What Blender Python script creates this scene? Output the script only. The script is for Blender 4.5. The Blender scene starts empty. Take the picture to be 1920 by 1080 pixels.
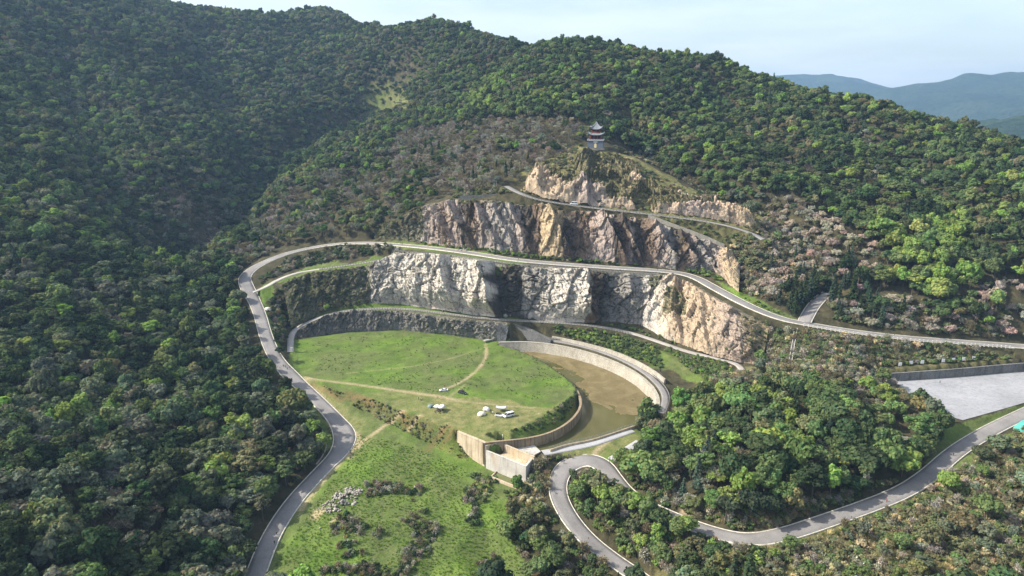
import bpy, math, random
import numpy as np
from mathutils import Vector, Matrix

random.seed(7)
rng = np.random.default_rng(7)
R = math.radians
sc = bpy.context.scene
C = sc.collection

# ------------------------------------------------------------------ camera
CAM_Z, PITCH, FPX = 145.0, R(14.7), 1297.0          # metres over the meadow, pitch down, focal length in 1920 px
cd = bpy.data.cameras.new('camera')
cam = bpy.data.objects.new('camera', cd)
C.objects.link(cam)
cam.location = (0, 0, CAM_Z)
cam.rotation_euler = (math.pi / 2 - PITCH, 0, 0)
cd.sensor_width = 36.0
cd.lens = FPX / 1920 * 36.0
cd.clip_start = 1.0
cd.clip_end = 30000.0
sc.camera = cam

# ------------------------------------------------------------------ light
SUN_EL, SUN_ROT = R(39.0), R(268.0)                  # sun stands to the left, a little behind the hill
wd = bpy.data.worlds.new('World')
sc.world = wd
wd.use_nodes = True
nt = wd.node_tree
bg = nt.nodes['Background']
sky = nt.nodes.new('ShaderNodeTexSky')
sky.sky_type = 'NISHITA'
sky.sun_disc = False
sky.sun_elevation = SUN_EL
sky.sun_rotation = SUN_ROT
sky.altitude = 100
sky.air_density = 1.0
sky.dust_density = 3.0
sky.ozone_density = 1.5
# thin high cloud: a little white veil mixed over the sky, in direction space
tc = nt.nodes.new('ShaderNodeTexCoord')
mp = nt.nodes.new('ShaderNodeMapping')
mp.inputs['Scale'].default_value = (1.2, 1.2, 7.0)
nz = nt.nodes.new('ShaderNodeTexNoise')
nz.inputs['Scale'].default_value = 2.2
nz.inputs['Detail'].default_value = 6
nz.inputs['Roughness'].default_value = 0.55
mr = nt.nodes.new('ShaderNodeMapRange')
mr.inputs['From Min'].default_value = 0.36
mr.inputs['From Max'].default_value = 0.78
mr.inputs['To Min'].default_value = 0.13
mr.inputs['To Max'].default_value = 0.42
mxs = nt.nodes.new('ShaderNodeMix')
mxs.data_type = 'RGBA'
mxs.inputs[7].default_value = (7.8, 7.9, 7.9, 1)
nt.links.new(tc.outputs['Generated'], mp.inputs[0])
nt.links.new(mp.outputs[0], nz.inputs['Vector'])
nt.links.new(nz.outputs['Fac'], mr.inputs['Value'])
nt.links.new(mr.outputs[0], mxs.inputs[0])
nt.links.new(sky.outputs[0], mxs.inputs[6])
nt.links.new(mxs.outputs[2], bg.inputs[0])
bg.inputs[1].default_value = 0.14

sl = bpy.data.lights.new('sun', 'SUN')
sl.energy = 5.0
sl.angle = R(0.53)
sl.color = (1.0, 0.93, 0.82)
so = bpy.data.objects.new('sun', sl)
C.objects.link(so)
tosun = Vector((math.sin(SUN_ROT) * math.cos(SUN_EL), math.cos(SUN_ROT) * math.cos(SUN_EL), math.sin(SUN_EL)))
so.rotation_euler = tosun.to_track_quat('Z', 'Y').to_euler()
so.location = (-300, 100, 400)

vs = sc.view_settings
vs.view_transform = 'Standard'
vs.look = 'None'
vs.exposure = 0.75
vs.gamma = 1.0
vs.use_curve_mapping = False
cy = sc.cycles
cy.max_bounces = 5
cy.diffuse_bounces = 2
cy.glossy_bounces = 2
cy.transmission_bounces = 3
cy.transparent_max_bounces = 6
cy.volume_bounces = 1
cy.caustics_reflective = False
cy.caustics_refractive = False
cy.use_denoising = True
cy.sample_clamp_indirect = 4.0

# ------------------------------------------------------------------ photo measurements -> metres
cp, sp = math.cos(PITCH), math.sin(PITCH)


def ray(px, py):
    u = (px - 960.0) / FPX
    v = (540.0 - py) / FPX
    return np.array([u, cp + v * sp, -sp + v * cp])


def W(px, py, z):                       # point at height z
    d = ray(px, py)
    t = (z - CAM_Z) / d[2]
    return np.array([d[0] * t, d[1] * t, z])


def D(px, py, y):                       # point at distance y
    d = ray(px, py)
    t = y / d[1]
    return np.array([d[0] * t, y, CAM_Z + d[2] * t])


def proj(x, y, z):
    zz = np.asarray(z) - CAM_Z
    dep = np.asarray(y) * cp - zz * sp
    up = np.asarray(y) * sp + zz * cp
    dep = np.where(dep < 1, 1, dep)
    return 960 + FPX * np.asarray(x) / dep, 540 - FPX * up / dep, dep


def inpoly(px, py, poly):
    px = np.asarray(px, float)
    py = np.asarray(py, float)
    res = np.zeros(px.shape, bool)
    n = len(poly)
    for i in range(n):
        x1, y1 = poly[i][0], poly[i][1]
        x2, y2 = poly[(i + 1) % n][0], poly[(i + 1) % n][1]
        if y1 == y2:
            continue
        c = ((y1 > py) != (y2 > py)) & (px < (x2 - x1) * (py - y1) / (y2 - y1) + x1)
        res ^= c
    return res


def line(pts):
    return np.array([W(*p) for p in pts])


def smooth_line(P, step=2.0, it=2):
    P = np.asarray(P, float)
    for _ in range(it):                 # Chaikin corners
        Q = [P[0]]
        for a, b in zip(P[:-1], P[1:]):
            Q += [a * .75 + b * .25, a * .25 + b * .75]
        Q.append(P[-1])
        P = np.array(Q)
    s = np.r_[0, np.cumsum(np.linalg.norm(np.diff(P[:, :2], axis=0), axis=1))]
    n = max(2, int(s[-1] / step) + 1)
    t = np.linspace(0, s[-1], n)
    return np.stack([np.interp(t, s, P[:, k]) for k in range(P.shape[1])], 1)


def dist_poly(X, Y, P, most=60.0):
    """distance, height of nearest point and arc length along a polyline"""
    d = np.full(X.shape, most)
    zz = np.zeros(X.shape)
    for a, b in zip(P[:-1], P[1:]):
        lo = np.minimum(a, b) - most
        hi = np.maximum(a, b) + most
        m = (X > lo[0]) & (X < hi[0]) & (Y > lo[1]) & (Y < hi[1])
        if not m.any():
            continue
        x, y = X[m], Y[m]
        e = (b - a)[:2]
        L = max(e @ e, 1e-9)
        t = np.clip(((x - a[0]) * e[0] + (y - a[1]) * e[1]) / L, 0, 1)
        dd = np.hypot(x - a[0] - t * e[0], y - a[1] - t * e[1])
        cur = d[m]
        k = dd < cur
        cur[k] = dd[k]
        d[m] = cur
        z = zz[m]
        z[k] = (a[2] + t * (b[2] - a[2]))[k] if len(a) > 2 else 0
        zz[m] = z
    return d, zz


def hash2(i, j, k=0):
    h = (i.astype(np.int64) * 374761393 + j.astype(np.int64) * 668265263 + k * 1442695041) & 0x7fffffff
    h = ((h ^ (h >> 13)) * 1274126177) & 0x7fffffff
    h = ((h ^ (h >> 16)) * 1103515245) & 0x7fffffff
    return (h ^ (h >> 11)) % 65536 / 65536.0


def vnoise(x, y, k=0):
    i, j = np.floor(x), np.floor(y)
    f, g = x - i, y - j
    f = f * f * (3 - 2 * f)
    g = g * g * (3 - 2 * g)
    i = i.astype(np.int64)
    j = j.astype(np.int64)
    return ((hash2(i, j, k) * (1 - f) + hash2(i + 1, j, k) * f) * (1 - g) + (hash2(i, j + 1, k) * (1 - f) + hash2(i + 1, j + 1, k) * f) * g)


def fbm(x, y, o=4, k=0):
    s, a, t = 0.0, 1.0, 0.0
    for n in range(o):
        s = s + a * vnoise(x * 2 ** n + 17.3 * n, y * 2 ** n - 9.1 * n, k + n)
        t += a
        a *= .5
    return s / t                        # 0..1


def cells(x, y, k=0):
    """jittered-grid Voronoi: nearest cell's id hashes and offset from its centre"""
    i, j = np.floor(x).astype(np.int64), np.floor(y).astype(np.int64)
    best = np.full(x.shape, 1e9)
    sec = np.full(x.shape, 1e9)
    bi, bj = i.copy(), j.copy()
    dx, dy = np.zeros(x.shape), np.zeros(x.shape)
    for a in (-1, 0, 1):
        for b in (-1, 0, 1):
            ci, cj = i + a, j + b
            ex = x - (ci + .1 + .8 * hash2(ci, cj, k))
            ey = y - (cj + .1 + .8 * hash2(ci, cj, k + 1))
            d = ex * ex + ey * ey
            m = d < best
            sec = np.where(m, best, np.minimum(sec, d))
            best[m] = d[m]
            bi[m], bj[m], dx[m], dy[m] = ci[m], cj[m], ex[m], ey[m]
    return bi, bj, dx, dy, np.sqrt(sec) - np.sqrt(best)


def blocks(x, y, k=0):
    """courses of uneven blocks, like jointed granite: block ids, offset from the middle, distance to the joint"""
    r = np.floor(y)
    y2 = y + (hash2(r.astype(np.int64), r.astype(np.int64) * 0, k) - .5) * .5
    j = np.floor(y2).astype(np.int64)
    fy = y2 - j
    wd = .7 + .9 * hash2(j, j * 0 + 5, k + 1)
    xs = x / wd + 37.7 * hash2(j, j * 0 + 9, k + 2)
    i = np.floor(xs).astype(np.int64)
    fx = xs - i
    cut = .3 + .4 * hash2(i, j, k + 3)
    half = (fx > cut) & (hash2(i, j, k + 4) > .5)
    i2 = i * 2 + half
    ed = np.minimum(np.minimum(fx, 1 - fx) * wd, np.minimum(fy, 1 - fy))
    return i2, j, fx - .5, fy - .5, ed


# ------------------------------------------------------------------ object helpers
def tag(o, label=None, cat=None, group=None, kind=None):
    kind = kind or ('thing' if cat else None)
    for k, v in (('label', label), ('category', cat), ('group', group), ('kind', kind)):
        if v:
            o[k] = v
    return o


def empty(name, loc, rz=0, label=None, cat=None, group=None):
    o = bpy.data.objects.new(name, None)
    C.objects.link(o)
    o.location = loc
    o.rotation_euler = (0, 0, rz)
    o.empty_display_size = .5
    return tag(o, label, cat, group)


def npmesh(name, V, F, mats=(), smooth=False, midx=None):
    """mesh from arrays; F is (n,4) or (n,3), or a list of polygons"""
    me = bpy.data.meshes.new(name)
    V = np.asarray(V, np.float32)
    if isinstance(F, np.ndarray):
        n, k = F.shape
        me.vertices.add(len(V))
        me.vertices.foreach_set('co', V.ravel())
        me.loops.add(n * k)
        me.loops.foreach_set('vertex_index', F.astype(np.int32).ravel())
        me.polygons.add(n)
        me.polygons.foreach_set('loop_start', np.arange(0, n * k, k, dtype=np.int32))
        if midx is not None:
            me.polygons.foreach_set('material_index', np.asarray(midx, np.int32))
        me.update(calc_edges=True)
    else:
        me.from_pydata(V.tolist(), [], F)
        if midx is not None:
            me.polygons.foreach_set('material_index', np.asarray(midx, np.int32))
        me.update()
    if smooth:
        me.polygons.foreach_set('use_smooth', np.ones(len(me.polygons), bool))
    for m in mats:
        me.materials.append(m)
    return me


def obj(name, me, parent=None, loc=None, **kw):
    o = bpy.data.objects.new(name, me)
    C.objects.link(o)
    if parent is not None:
        o.parent = parent
    if loc is not None:
        o.location = loc
    return tag(o, **kw)


class MB:
    """collects boxes, tubes and prisms into one mesh"""
    def __init__(s):
        s.v, s.f, s.m = [], [], []

    def add(s, v, f, m=0):
        b = len(s.v)
        s.v += [tuple(p) for p in v]
        s.f += [tuple(i + b for i in q) for q in f]
        s.m += [m] * len(f)
        return s

    def box(s, c, d, rz=0, m=0, top=(1, 1)):
        cx, cy_, cz = c
        a, b, h = d[0] / 2, d[1] / 2, d[2] / 2
        co, si = math.cos(rz), math.sin(rz)
        v = []
        for z, k in ((-h, (1, 1)), (h, top)):
            for x, y in ((-a, -b), (a, -b), (a, b), (-a, b)):
                x, y = x * k[0], y * k[1]
                v.append((cx + x * co - y * si, cy_ + x * si + y * co, cz + z))
        return s.add(v, [(3, 2, 1, 0), (4, 5, 6, 7), (0, 1, 5, 4), (1, 2, 6, 5), (2, 3, 7, 6), (3, 0, 4, 7)], m)

    def tube(s, p, q, r0, r1=None, n=6, m=0, cap=True):
        r1 = r0 if r1 is None else r1
        p, q = Vector(p), Vector(q)
        d = (q - p)
        if d.length < 1e-6:
            return s
        d.normalize()
        a = d.orthogonal().normalized()
        b = d.cross(a)
        v = []
        for c, r in ((p, r0), (q, r1)):
            for i in range(n):
                t = 2 * math.pi * i / n
                v.append(c + a * (r * math.cos(t)) + b * (r * math.sin(t)))
        f = [(i, (i + 1) % n, n + (i + 1) % n, n + i) for i in range(n)]
        if cap:
            f += [tuple(range(n - 1, -1, -1)), tuple(range(n, 2 * n))]
        return s.add(v, f, m)

    def loft(s, rings, m=0, closed=True, caps=True):
        n = len(rings[0])
        v = [p for r in rings for p in r]
        f = []
        for k in range(len(rings) - 1):
            for i in range(n if closed else n - 1):
                j = (i + 1) % n
                f.append((k * n + i, k * n + j, (k + 1) * n + j, (k + 1) * n + i))
        if caps and closed:
            f += [tuple(range(n - 1, -1, -1)), tuple(range((len(rings) - 1) * n, len(rings) * n))]
        return s.add(v, f, m)

    def mesh(s, name, mats=(), smooth=False):
        return npmesh(name, np.array(s.v, float).reshape(-1, 3), s.f, mats, smooth, s.m)

    def build(s, name, mat, parent=None, smooth=False, loc=None, **kw):
        return obj(name, s.mesh(name, mat if isinstance(mat, (list, tuple)) else [mat], smooth), parent, loc, **kw)


def copy_tree(o, parent=None):
    c = o.copy()
    C.objects.link(c)
    c.parent = parent
    for ch in o.children:
        copy_tree(ch, c)
    return c


# ------------------------------------------------------------------ materials
M = {}


class NT:
    def __init__(s, name, rough=.9, spec=.2):
        s.m = bpy.data.materials.new(name)
        s.m.use_nodes = True
        s.t = s.m.node_tree
        s.b = s.t.nodes['Principled BSDF']
        s.b.inputs['Roughness'].default_value = rough
        s.b.inputs['Specular IOR Level'].default_value = spec
        M[name] = s.m

    def n(s, kind, **kw):
        o = s.t.nodes.new('ShaderNode' + kind)
        for k, v in kw.items():
            setattr(o, k, v)
        return o

    def l(s, a, b):
        s.t.links.new(a, b)
        return b

    def pos(s):
        if not hasattr(s, '_p'):
            s._p = s.n('NewGeometry').outputs['Position']
        return s._p

    def objc(s):
        return s.n('TexCoord').outputs['Object']

    def scaled(s, vec, sc_):
        m = s.n('Mapping')
        m.inputs['Scale'].default_value = sc_ if hasattr(sc_, '__len__') else (sc_,) * 3
        s.l(vec, m.inputs[0])
        return m.outputs[0]

    def noise(s, vec, scale, detail=4, rough=.55, dist=0):
        o = s.n('TexNoise')
        o.inputs['Scale'].default_value = scale
        o.inputs['Detail'].default_value = detail
        o.inputs['Roughness'].default_value = rough
        o.inputs['Distortion'].default_value = dist
        s.l(vec, o.inputs['Vector'])
        return o.outputs['Fac']

    def ramp(s, fac, stops):
        o = s.n('ValToRGB')
        e = o.color_ramp.elements
        while len(e) < len(stops):
            e.new(.5)
        for x, (p, c) in zip(e, stops):
            x.position = p
            x.color = (*c, 1) if hasattr(c, '__len__') else (c, c, c, 1)
        s.l(fac, o.inputs[0])
        return o.outputs[0]

    def rng(s, fac, a, b, c=0., d=1.):
        o = s.n('MapRange')
        for k, v in zip(('From Min', 'From Max', 'To Min', 'To Max'), (a, b, c, d)):
            o.inputs[k].default_value = v
        s.l(fac, o.inputs[0])
        return o.outputs[0]

    def mix(s, fac, a, b, mode='MIX'):
        o = s.n('Mix', data_type='RGBA', blend_type=mode)
        for v, i in ((fac, 0), (a, 6), (b, 7)):
            if hasattr(v, 'is_linked') or hasattr(v, 'links'):
                s.l(v, o.inputs[i])
            elif i == 0:
                o.inputs[0].default_value = v
            else:
                o.inputs[i].default_value = (*v, 1)
        return o.outputs[2]

    def math(s, op, a, b=0.):
        o = s.n('Math', operation=op)
        for v, i in ((a, 0), (b, 1)):
            if hasattr(v, 'links'):
                s.l(v, o.inputs[i])
            else:
                o.inputs[i].default_value = v
        return o.outputs[0]

    def attr(s, name, kind='GEOMETRY', out='Fac'):
        o = s.n('Attribute', attribute_name=name, attribute_type=kind)
        return o.outputs[out]

    def color(s, c):
        if hasattr(c, 'links'):
            s.l(c, s.b.inputs['Base Color'])
        else:
            s.b.inputs['Base Color'].default_value = (*c, 1)
        return s

    def bump(s, h, strength=.5, dist=.3):
        o = s.n('Bump')
        o.inputs['Strength'].default_value = strength
        o.inputs['Distance'].default_value = dist
        s.l(h, o.inputs['Height'])
        s.l(o.outputs[0], s.b.inputs['Normal'])
        return s


def plain(name, c, rough=.8, var=.12, scale=3., metal=0., spec=.3):
    """a single colour broken up by mottling"""
    t = NT(name, rough, spec)
    f = t.noise(t.objc(), scale, 3)
    a = tuple(min(1, x * (1 - var)) for x in c)
    b = tuple(min(1, x * (1 + var)) for x in c)
    t.color(t.ramp(f, [(.3, a), (.7, b)]))
    t.b.inputs['Metallic'].default_value = metal
    return t.m
# ------------------------------------------------------------------ lines of the place (photo x, photo y, height in m)
MAIN = [(470, 1100, -20.5), (478, 1080, -20), (505, 1010, -18.5), (545, 945, -16), (600, 885, -13), (638, 848, -11), (650, 818, -9), (632, 788, -7), (590, 745, -4),
        (545, 705, 0), (515, 670, 4), (498, 630, 9), (488, 590, 15), (475, 560, 20), (460, 533, 25.5), (458, 517, 29), (482, 498, 33), (530, 477, 38),
        (580, 465, 41), (630, 457, 44), (690, 455, 46), (750, 459, 47.7), (830, 467, 48), (900, 477, 47), (960, 487, 46), (1050, 495, 44),
        (1150, 502, 42), (1250, 508, 40), (1300, 517, 38), (1340, 540, 34), (1400, 572, 30), (1460, 597, 26), (1510, 607, 24), (1600, 622, 21),
        (1700, 634, 18), (1800, 641, 16), (1900, 648, 14), (1990, 655, 12)]
SIDE = [(1508, 604, 24), (1514, 592, 26), (1522, 578, 28.5), (1531, 567, 30.6), (1541, 557, 32.3), (1553, 550, 33.6)]
BRANCH = [(474, 548, 23.5), (500, 537, 26.5), (520, 525, 29), (550, 513, 31), (580, 507, 32.5), (640, 499, 36), (680, 493, 38), (715, 487, 40), (738, 479, 42)]
LOWER = [(545, 660, 1.0), (544, 640, 1.5), (548, 623, 3.2), (562, 611, 5.2), (610, 590, 9), (660, 580, 11), (750, 577, 12), (850, 590, 11.5), (920, 598, 11), (1000, 602, 11),
         (1100, 608, 10), (1180, 622, 8), (1240, 642, 6), (1290, 660, 4), (1350, 672, 3), (1385, 683, 2), (1392, 694, 1.2)]
UPPER = [D(950, 349, 497), D(970, 360, 489), D(1000, 372, 482), D(1040, 380, 480), D(1100, 388, 478), D(1180, 397, 474), D(1250, 405, 472), D(1320, 414, 468),
         D(1370, 424, 464), D(1410, 437, 458), D(1432, 449, 449)]
HAIR = [(1220, 1100, -20.5), (1195, 1080, -19.5), (1150, 1050, -18), (1105, 1015, -16), (1070, 975, -13.5), (1048, 935, -11), (1045, 905, -9), (1056, 880, -7.5), (1078, 866, -6.6), (1105, 861, -6),
        (1130, 871, -6), (1150, 895, -6.2), (1175, 925, -6.5), (1215, 950, -6.5), (1260, 970, -6.5), (1310, 990, -6.5), (1360, 1005, -6), (1410, 1013, -5.5), (1470, 1003, -5),
        (1540, 980, -4), (1620, 952, -3), (1690, 925, -2), (1740, 893, -1), (1790, 847, .5), (1850, 810, 1.5), (1920, 776, 2.5), (1990, 745, 3.5)]
QUAY = [(1000, 633, 1.2), (1050, 640, 1.2), (1100, 650, 1.2), (1160, 670, 1.2), (1210, 697, 1.2), (1240, 725, 1.2), (1250, 748, 1.0), (1240, 775, .2)]
GRAVEL = [(1018, 849, -4.9), (1060, 841, -4.8), (1110, 832, -4.7), (1150, 818, -4.6), (1185, 806, -4.5)]
GRAVEL2 = [(1147, 862, -5.7), (1165, 850, -5.2), (1200, 828, -4.4)]
ROADS = {'main': (smooth_line(line(MAIN)), 3.5), 'side': (smooth_line(line(SIDE)), 3.4), 'branch': (smooth_line(line(BRANCH)), 1.5), 'lower': (smooth_line(line(LOWER)), 1.7),
         'upper': (smooth_line(UPPER), 2.1), 'hair': (smooth_line(line(HAIR)), 3.4), 'quay': (smooth_line(line(QUAY)), 1.5), 'gravel': (smooth_line(line(GRAVEL)), 2.2),
         'gravel2': (smooth_line(line(GRAVEL2)), 2.0)}

# cliffs: stations of (top, foot)
MID = [((530, 533, 28.5), (545, 612, 6.5)), ((570, 515, 31.0), (600, 585, 10.5)), ((640, 504, 35.2), (640, 573, 13)), ((700, 495, 38.3), (700, 568, 14)), ((742, 474, 46.2), (742, 566, 14)),
       ((830, 479, 46.4), (830, 578, 13.5)), ((900, 488, 45.6), (900, 588, 12.5)), ((960, 496, 44.8), (960, 594, 12)), ((1050, 503, 42.8), (1050, 600, 11.5)),
       ((1150, 510, 40.8), (1150, 603, 11)), ((1240, 516, 39), (1200, 608, 10)), ((1290, 528, 36.4), (1240, 630, 8)), ((1320, 547, 33), (1290, 648, 6)), ((1370, 575, 29.2), (1340, 664, 5)),
       ((1412, 596, 26.2), (1395, 678, 3)), ((1442, 611, 23.5), (1428, 686, 3))]
LOW = [((556, 621, 3.6), (553, 634, .3)), ((610, 595, 8.5), (600, 630, 0)), ((660, 584, 10.5), (650, 623, 0)), ((750, 582, 11.5), (750, 618, 0)), ((850, 595, 11), (850, 628, 0)),
       ((920, 603, 10.5), (915, 637, 0)), ((955, 606, 10.5), (948, 641, 0))]


def DW(px, py, y, q):
    return D(px, py, y), W(*q)


UPC = [(D(700, 425, 527), D(705, 446, 521)), (D(745, 410, 513), D(745, 449, 505)), (D(805, 383, 502), D(805, 457, 493)), (D(850, 373, 494), D(850, 463, 483)), (D(920, 376, 485), D(920, 470, 470)),
       DW(1000, 386, 479, (1000, 480, 46.5)), DW(1060, 393, 476, (1060, 486, 45)), DW(1150, 401, 473, (1150, 492, 43.5)), DW(1210, 409, 469, (1210, 497, 42.5)),
       DW(1280, 433, 462, (1270, 503, 41)), DW(1350, 463, 456, (1340, 508, 39.5)), DW(1374, 472, 452, (1365, 527, 36.5)), DW(1388, 492, 446, (1385, 548, 34))]
CRAG = [(D(995, 338, 512), D(975, 357, 495)), (D(1040, 318, 520), D(1030, 373, 484)), (D(1085, 291, 531), D(1090, 381, 482)), (D(1118, 284, 534), D(1118, 385, 480.5)), (D(1150, 287, 532), D(1150, 389, 480)),
        (D(1195, 301, 526), D(1200, 394, 478)), (D(1255, 337, 510), D(1255, 400, 476)), (D(1325, 372, 492), D(1322, 408, 473)), (D(1385, 396, 480), D(1380, 420, 468)), (D(1420, 410, 474), D(1412, 430, 463))]
SPURROCK = [((1228, 652, 5.2), (1238, 706, 1.6)), ((1258, 668, 5), (1262, 732, .2)), ((1290, 690, 4.5), (1295, 742, -.5)), ((1318, 712, 3.6), (1318, 745, -.2))]

# basin
OUT_TOP = [(935, 643, .6), (1000, 642, .6), (1060, 651, .6), (1120, 667, .6), (1175, 690, .6), (1212, 716, .6), (1230, 740, .6), (1232, 765, .2), (1216, 790, -1)]
WATER_Z = -5.2
INNER = [(905, 833, 0), (938, 829, -.2), (985, 825, -.8), (1030, 815, -1), (1066, 796, -1), (1088, 772, -1), (1092, 750, -1), (1078, 724, -1), (1050, 700, -1), (1015, 678, -1.2), (975, 660, -1.2), (935, 648, -.8)]
NEAR = [(1030, 843, -4), (1060, 833, -4), (1110, 824, -4), (1150, 811, -4), (1185, 799, -3.6), (1216, 790, -3)]
outl, innl, nearl = smooth_line(line(OUT_TOP), 1.5), smooth_line(line(INNER), 1.5), smooth_line(line(NEAR), 1.5)
BASIN_POLY = np.vstack([outl[:, :2], nearl[::-1, :2], [W(985, 840, -4)[:2]], innl[int(len(innl) * .14):, :2]])
MEADOW_EDGE = [(553, 640, .1), (650, 627, 0), (750, 621, 0), (850, 631, 0), (915, 640, 0), (950, 648, 0), (1000, 664, 0), (1045, 690, .0), (1074, 716, 0), (1078, 738, 0), (1046, 762, 0), (1000, 786, 0), (962, 806, 0),
               (935, 826, -.1), (908, 832, 0), (857, 810, 0), (800, 783, 0), (757, 770, -.2), (700, 745, -.2), (640, 722, 0), (590, 710, .2), (553, 702, .3)]
TOE = [(560, 716, -.9), (600, 734, -2.4), (652, 756, -3.9), (700, 779, -5.4), (740, 799, -6.4), (790, 824, -7.9), (830, 848, -9), (866, 866, -10), (905, 884, -11), (945, 902, -11.5)]
LOWPTS = [(700, 870, -10), (760, 880, -11), (830, 905, -12.3), (900, 930, -13), (700, 950, -14), (770, 960, -14.5), (850, 1000, -15.5), (610, 960, -14.6), (600, 1010, -16.8), (650, 1070, -19), (760, 1075, -19),
          (850, 1080, -19), (980, 1000, -16), (960, 950, -14), (1000, 920, -11.5), (1050, 1040, -18.5), (1010, 1080, -20), (560, 1050, -18.8), (700, 900, -11.7), (650, 890, -11.8)]
KNOLL = [(1280, 785, -1), (1350, 745, 3), (1450, 745, 9), (1550, 760, 11), (1600, 820, 9), (1480, 860, 6), (1350, 880, 1), (1280, 880, -2), (1230, 850, -3.5), (1500, 930, 1), (1620, 900, 2), (1420, 960, -1.5),
         (1500, 695, 12), (1600, 690, 10), (1640, 725, 6), (1400, 705, 4.5), (1660, 800, 5), (1330, 950, -4), (1140, 960, -9), (1130, 1000, -12.5), (1230, 1030, -11), (1320, 1060, -10), (1250, 1080, -15),
         (1450, 1060, -7), (1560, 1040, -5), (1700, 1040, -4), (1850, 1000, -1), (1900, 900, 2), (1850, 860, 2), (1750, 980, -1.5), (1920, 1060, -3), (1600, 1080, -8)]
PARK = [(1660, 711, 4), (1745, 703, 4), (1890, 690, 4), (1990, 683, 4), (1990, 735, 4), (1870, 770, 4), (1805, 788, 4), (1765, 776, 4), (1700, 745, 4)]
parkp = line(PARK)

HILLS = [  # photo x, photo y of the canopy, distance
    (0, 1080, 175), (250, 1080, 192), (400, 1080, 203), (-250, 1080, 165), (-250, 800, 235), (0, 800, 255), (250, 800, 277), (430, 800, 298), (0, 930, 210), (200, 930, 228), (380, 930, 247),
    (0, 650, 320), (200, 650, 342), (380, 650, 368), (-250, 650, 300), (0, 560, 365), (200, 560, 395), (380, 560, 432), (0, 500, 400), (200, 500, 442), (340, 500, 482), (430, 495, 492), (-250, 500, 370),
    (0, 400, 470), (200, 400, 530), (320, 420, 585), (420, 400, 625), (520, 420, 575), (-300, 400, 420), (0, 300, 560), (200, 300, 645), (400, 300, 745), (480, 290, 790), (0, 200, 670), (200, 200, 770),
    (400, 200, 880), (600, 200, 960), (705, 208, 1000), (0, 100, 800), (200, 100, 900), (400, 100, 1030), (600, 100, 1140), (760, 110, 1040), (-300, 100, 700), (-300, 200, 590), (-300, 300, 500),
    (0, 0, 930), (150, 5, 1010), (250, 8, 1100), (-300, 0, 820), (0, -45, 1020), (-300, -60, 900), (200, -25, 1080),
    (600, 400, 560), (680, 400, 530), (750, 385, 525), (700, 300, 655), (600, 320, 690), (850, 300, 600), (950, 300, 582), (1030, 292, 570), (860, 345, 540), (930, 335, 530), (800, 210, 780), (950, 200, 705), (1060, 200, 665), (1200, 200, 660), (1350, 200, 665), (870, 150, 860),
    (1300, 300, 560), (1210, 260, 590), (1450, 350, 502), (1600, 400, 467), (1850, 400, 452), (1500, 500, 425), (1440, 440, 466), (1700, 500, 416), (1900, 500, 407), (1700, 580, 386), (1850, 580, 384), (1500, 250, 612), (1700, 300, 545), (1850, 320, 520),
    (1060, 100, 820), (900, 110, 910), (1250, 130, 772), (1400, 160, 742), (2100, 500, 390), (2100, 400, 440), (2100, 600, 366),
    # crest lines against the sky
    (1920, 278, 560), (2050, 330, 530), (1800, 243, 600), (1700, 213, 640), (1600, 192, 690), (1500, 168, 730), (1440, 148, 755), (1380, 124, 785), (1330, 108, 805), (1250, 100, 830), (1150, 90, 850), (1100, 80, 855), (1060, 70, 860),
    (1000, 85, 900), (940, 77, 960), (880, 57, 1050), (850, 44, 1090), (800, 37, 1120), (750, 47, 1180), (690, 45, 1270), (650, 36, 1420), (612, 26, 1500), (580, 33, 1480), (500, 40, 1380), (450, 24, 1320), (400, 13, 1290), (320, 4, 1220), (280, 0, 1180)]
BACK = [(2050, 330, 700), (1700, 213, 850), (1440, 148, 960), (1250, 100, 1060), (1060, 70, 1100), (940, 77, 1230), (800, 37, 1420), (690, 45, 1600), (612, 26, 1760), (500, 40, 1750), (320, 4, 1560), (0, -45, 1400), (-300, -60, 1300)]


def hill_points():
    P = []
    for px, py, y in HILLS:
        p = D(px, py, y)
        p[2] -= 6.0 if y > 300 else 7.0
        P.append(p)
    for px, py, y in BACK:
        p = D(px, py, y)
        P.append(np.array([p[0], p[1], max(20., D(px, py, y * .72)[2] - 95)]))
    P += [np.array(q, float) for q in ((-700, 60, 140), (-400, 60, 75), (-200, 60, 25), (0, 60, -30), (200, 60, -25), (500, 60, 0), (800, 100, 10), (850, 400, 20), (800, 700, 40), (-900, 300, 200), (-1100, 700, 260),
                                       (-1200, 1200, 240), (-1200, 1800, 150), (0, 1850, 90), (600, 1500, 40), (900, 1100, 20), (-1200, 60, 220))]
    for L in (MAIN[::3], HAIR[::3]):
        P += [W(*p) for p in L]
    P += [W(*p) for p in LOWPTS[::3]] + [W(*p) for p in KNOLL[::2]] + [W(700, 680, 0), W(900, 720, 0), W(1000, 700, -1), W(850, 595, 11), W(1200, 622, 8), parkp[1], parkp[4]]
    P += [D(1116, 278, 540), D(1000, 372, 482), D(1180, 397, 474), D(1370, 424, 464)]
    return np.array(P)


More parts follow.
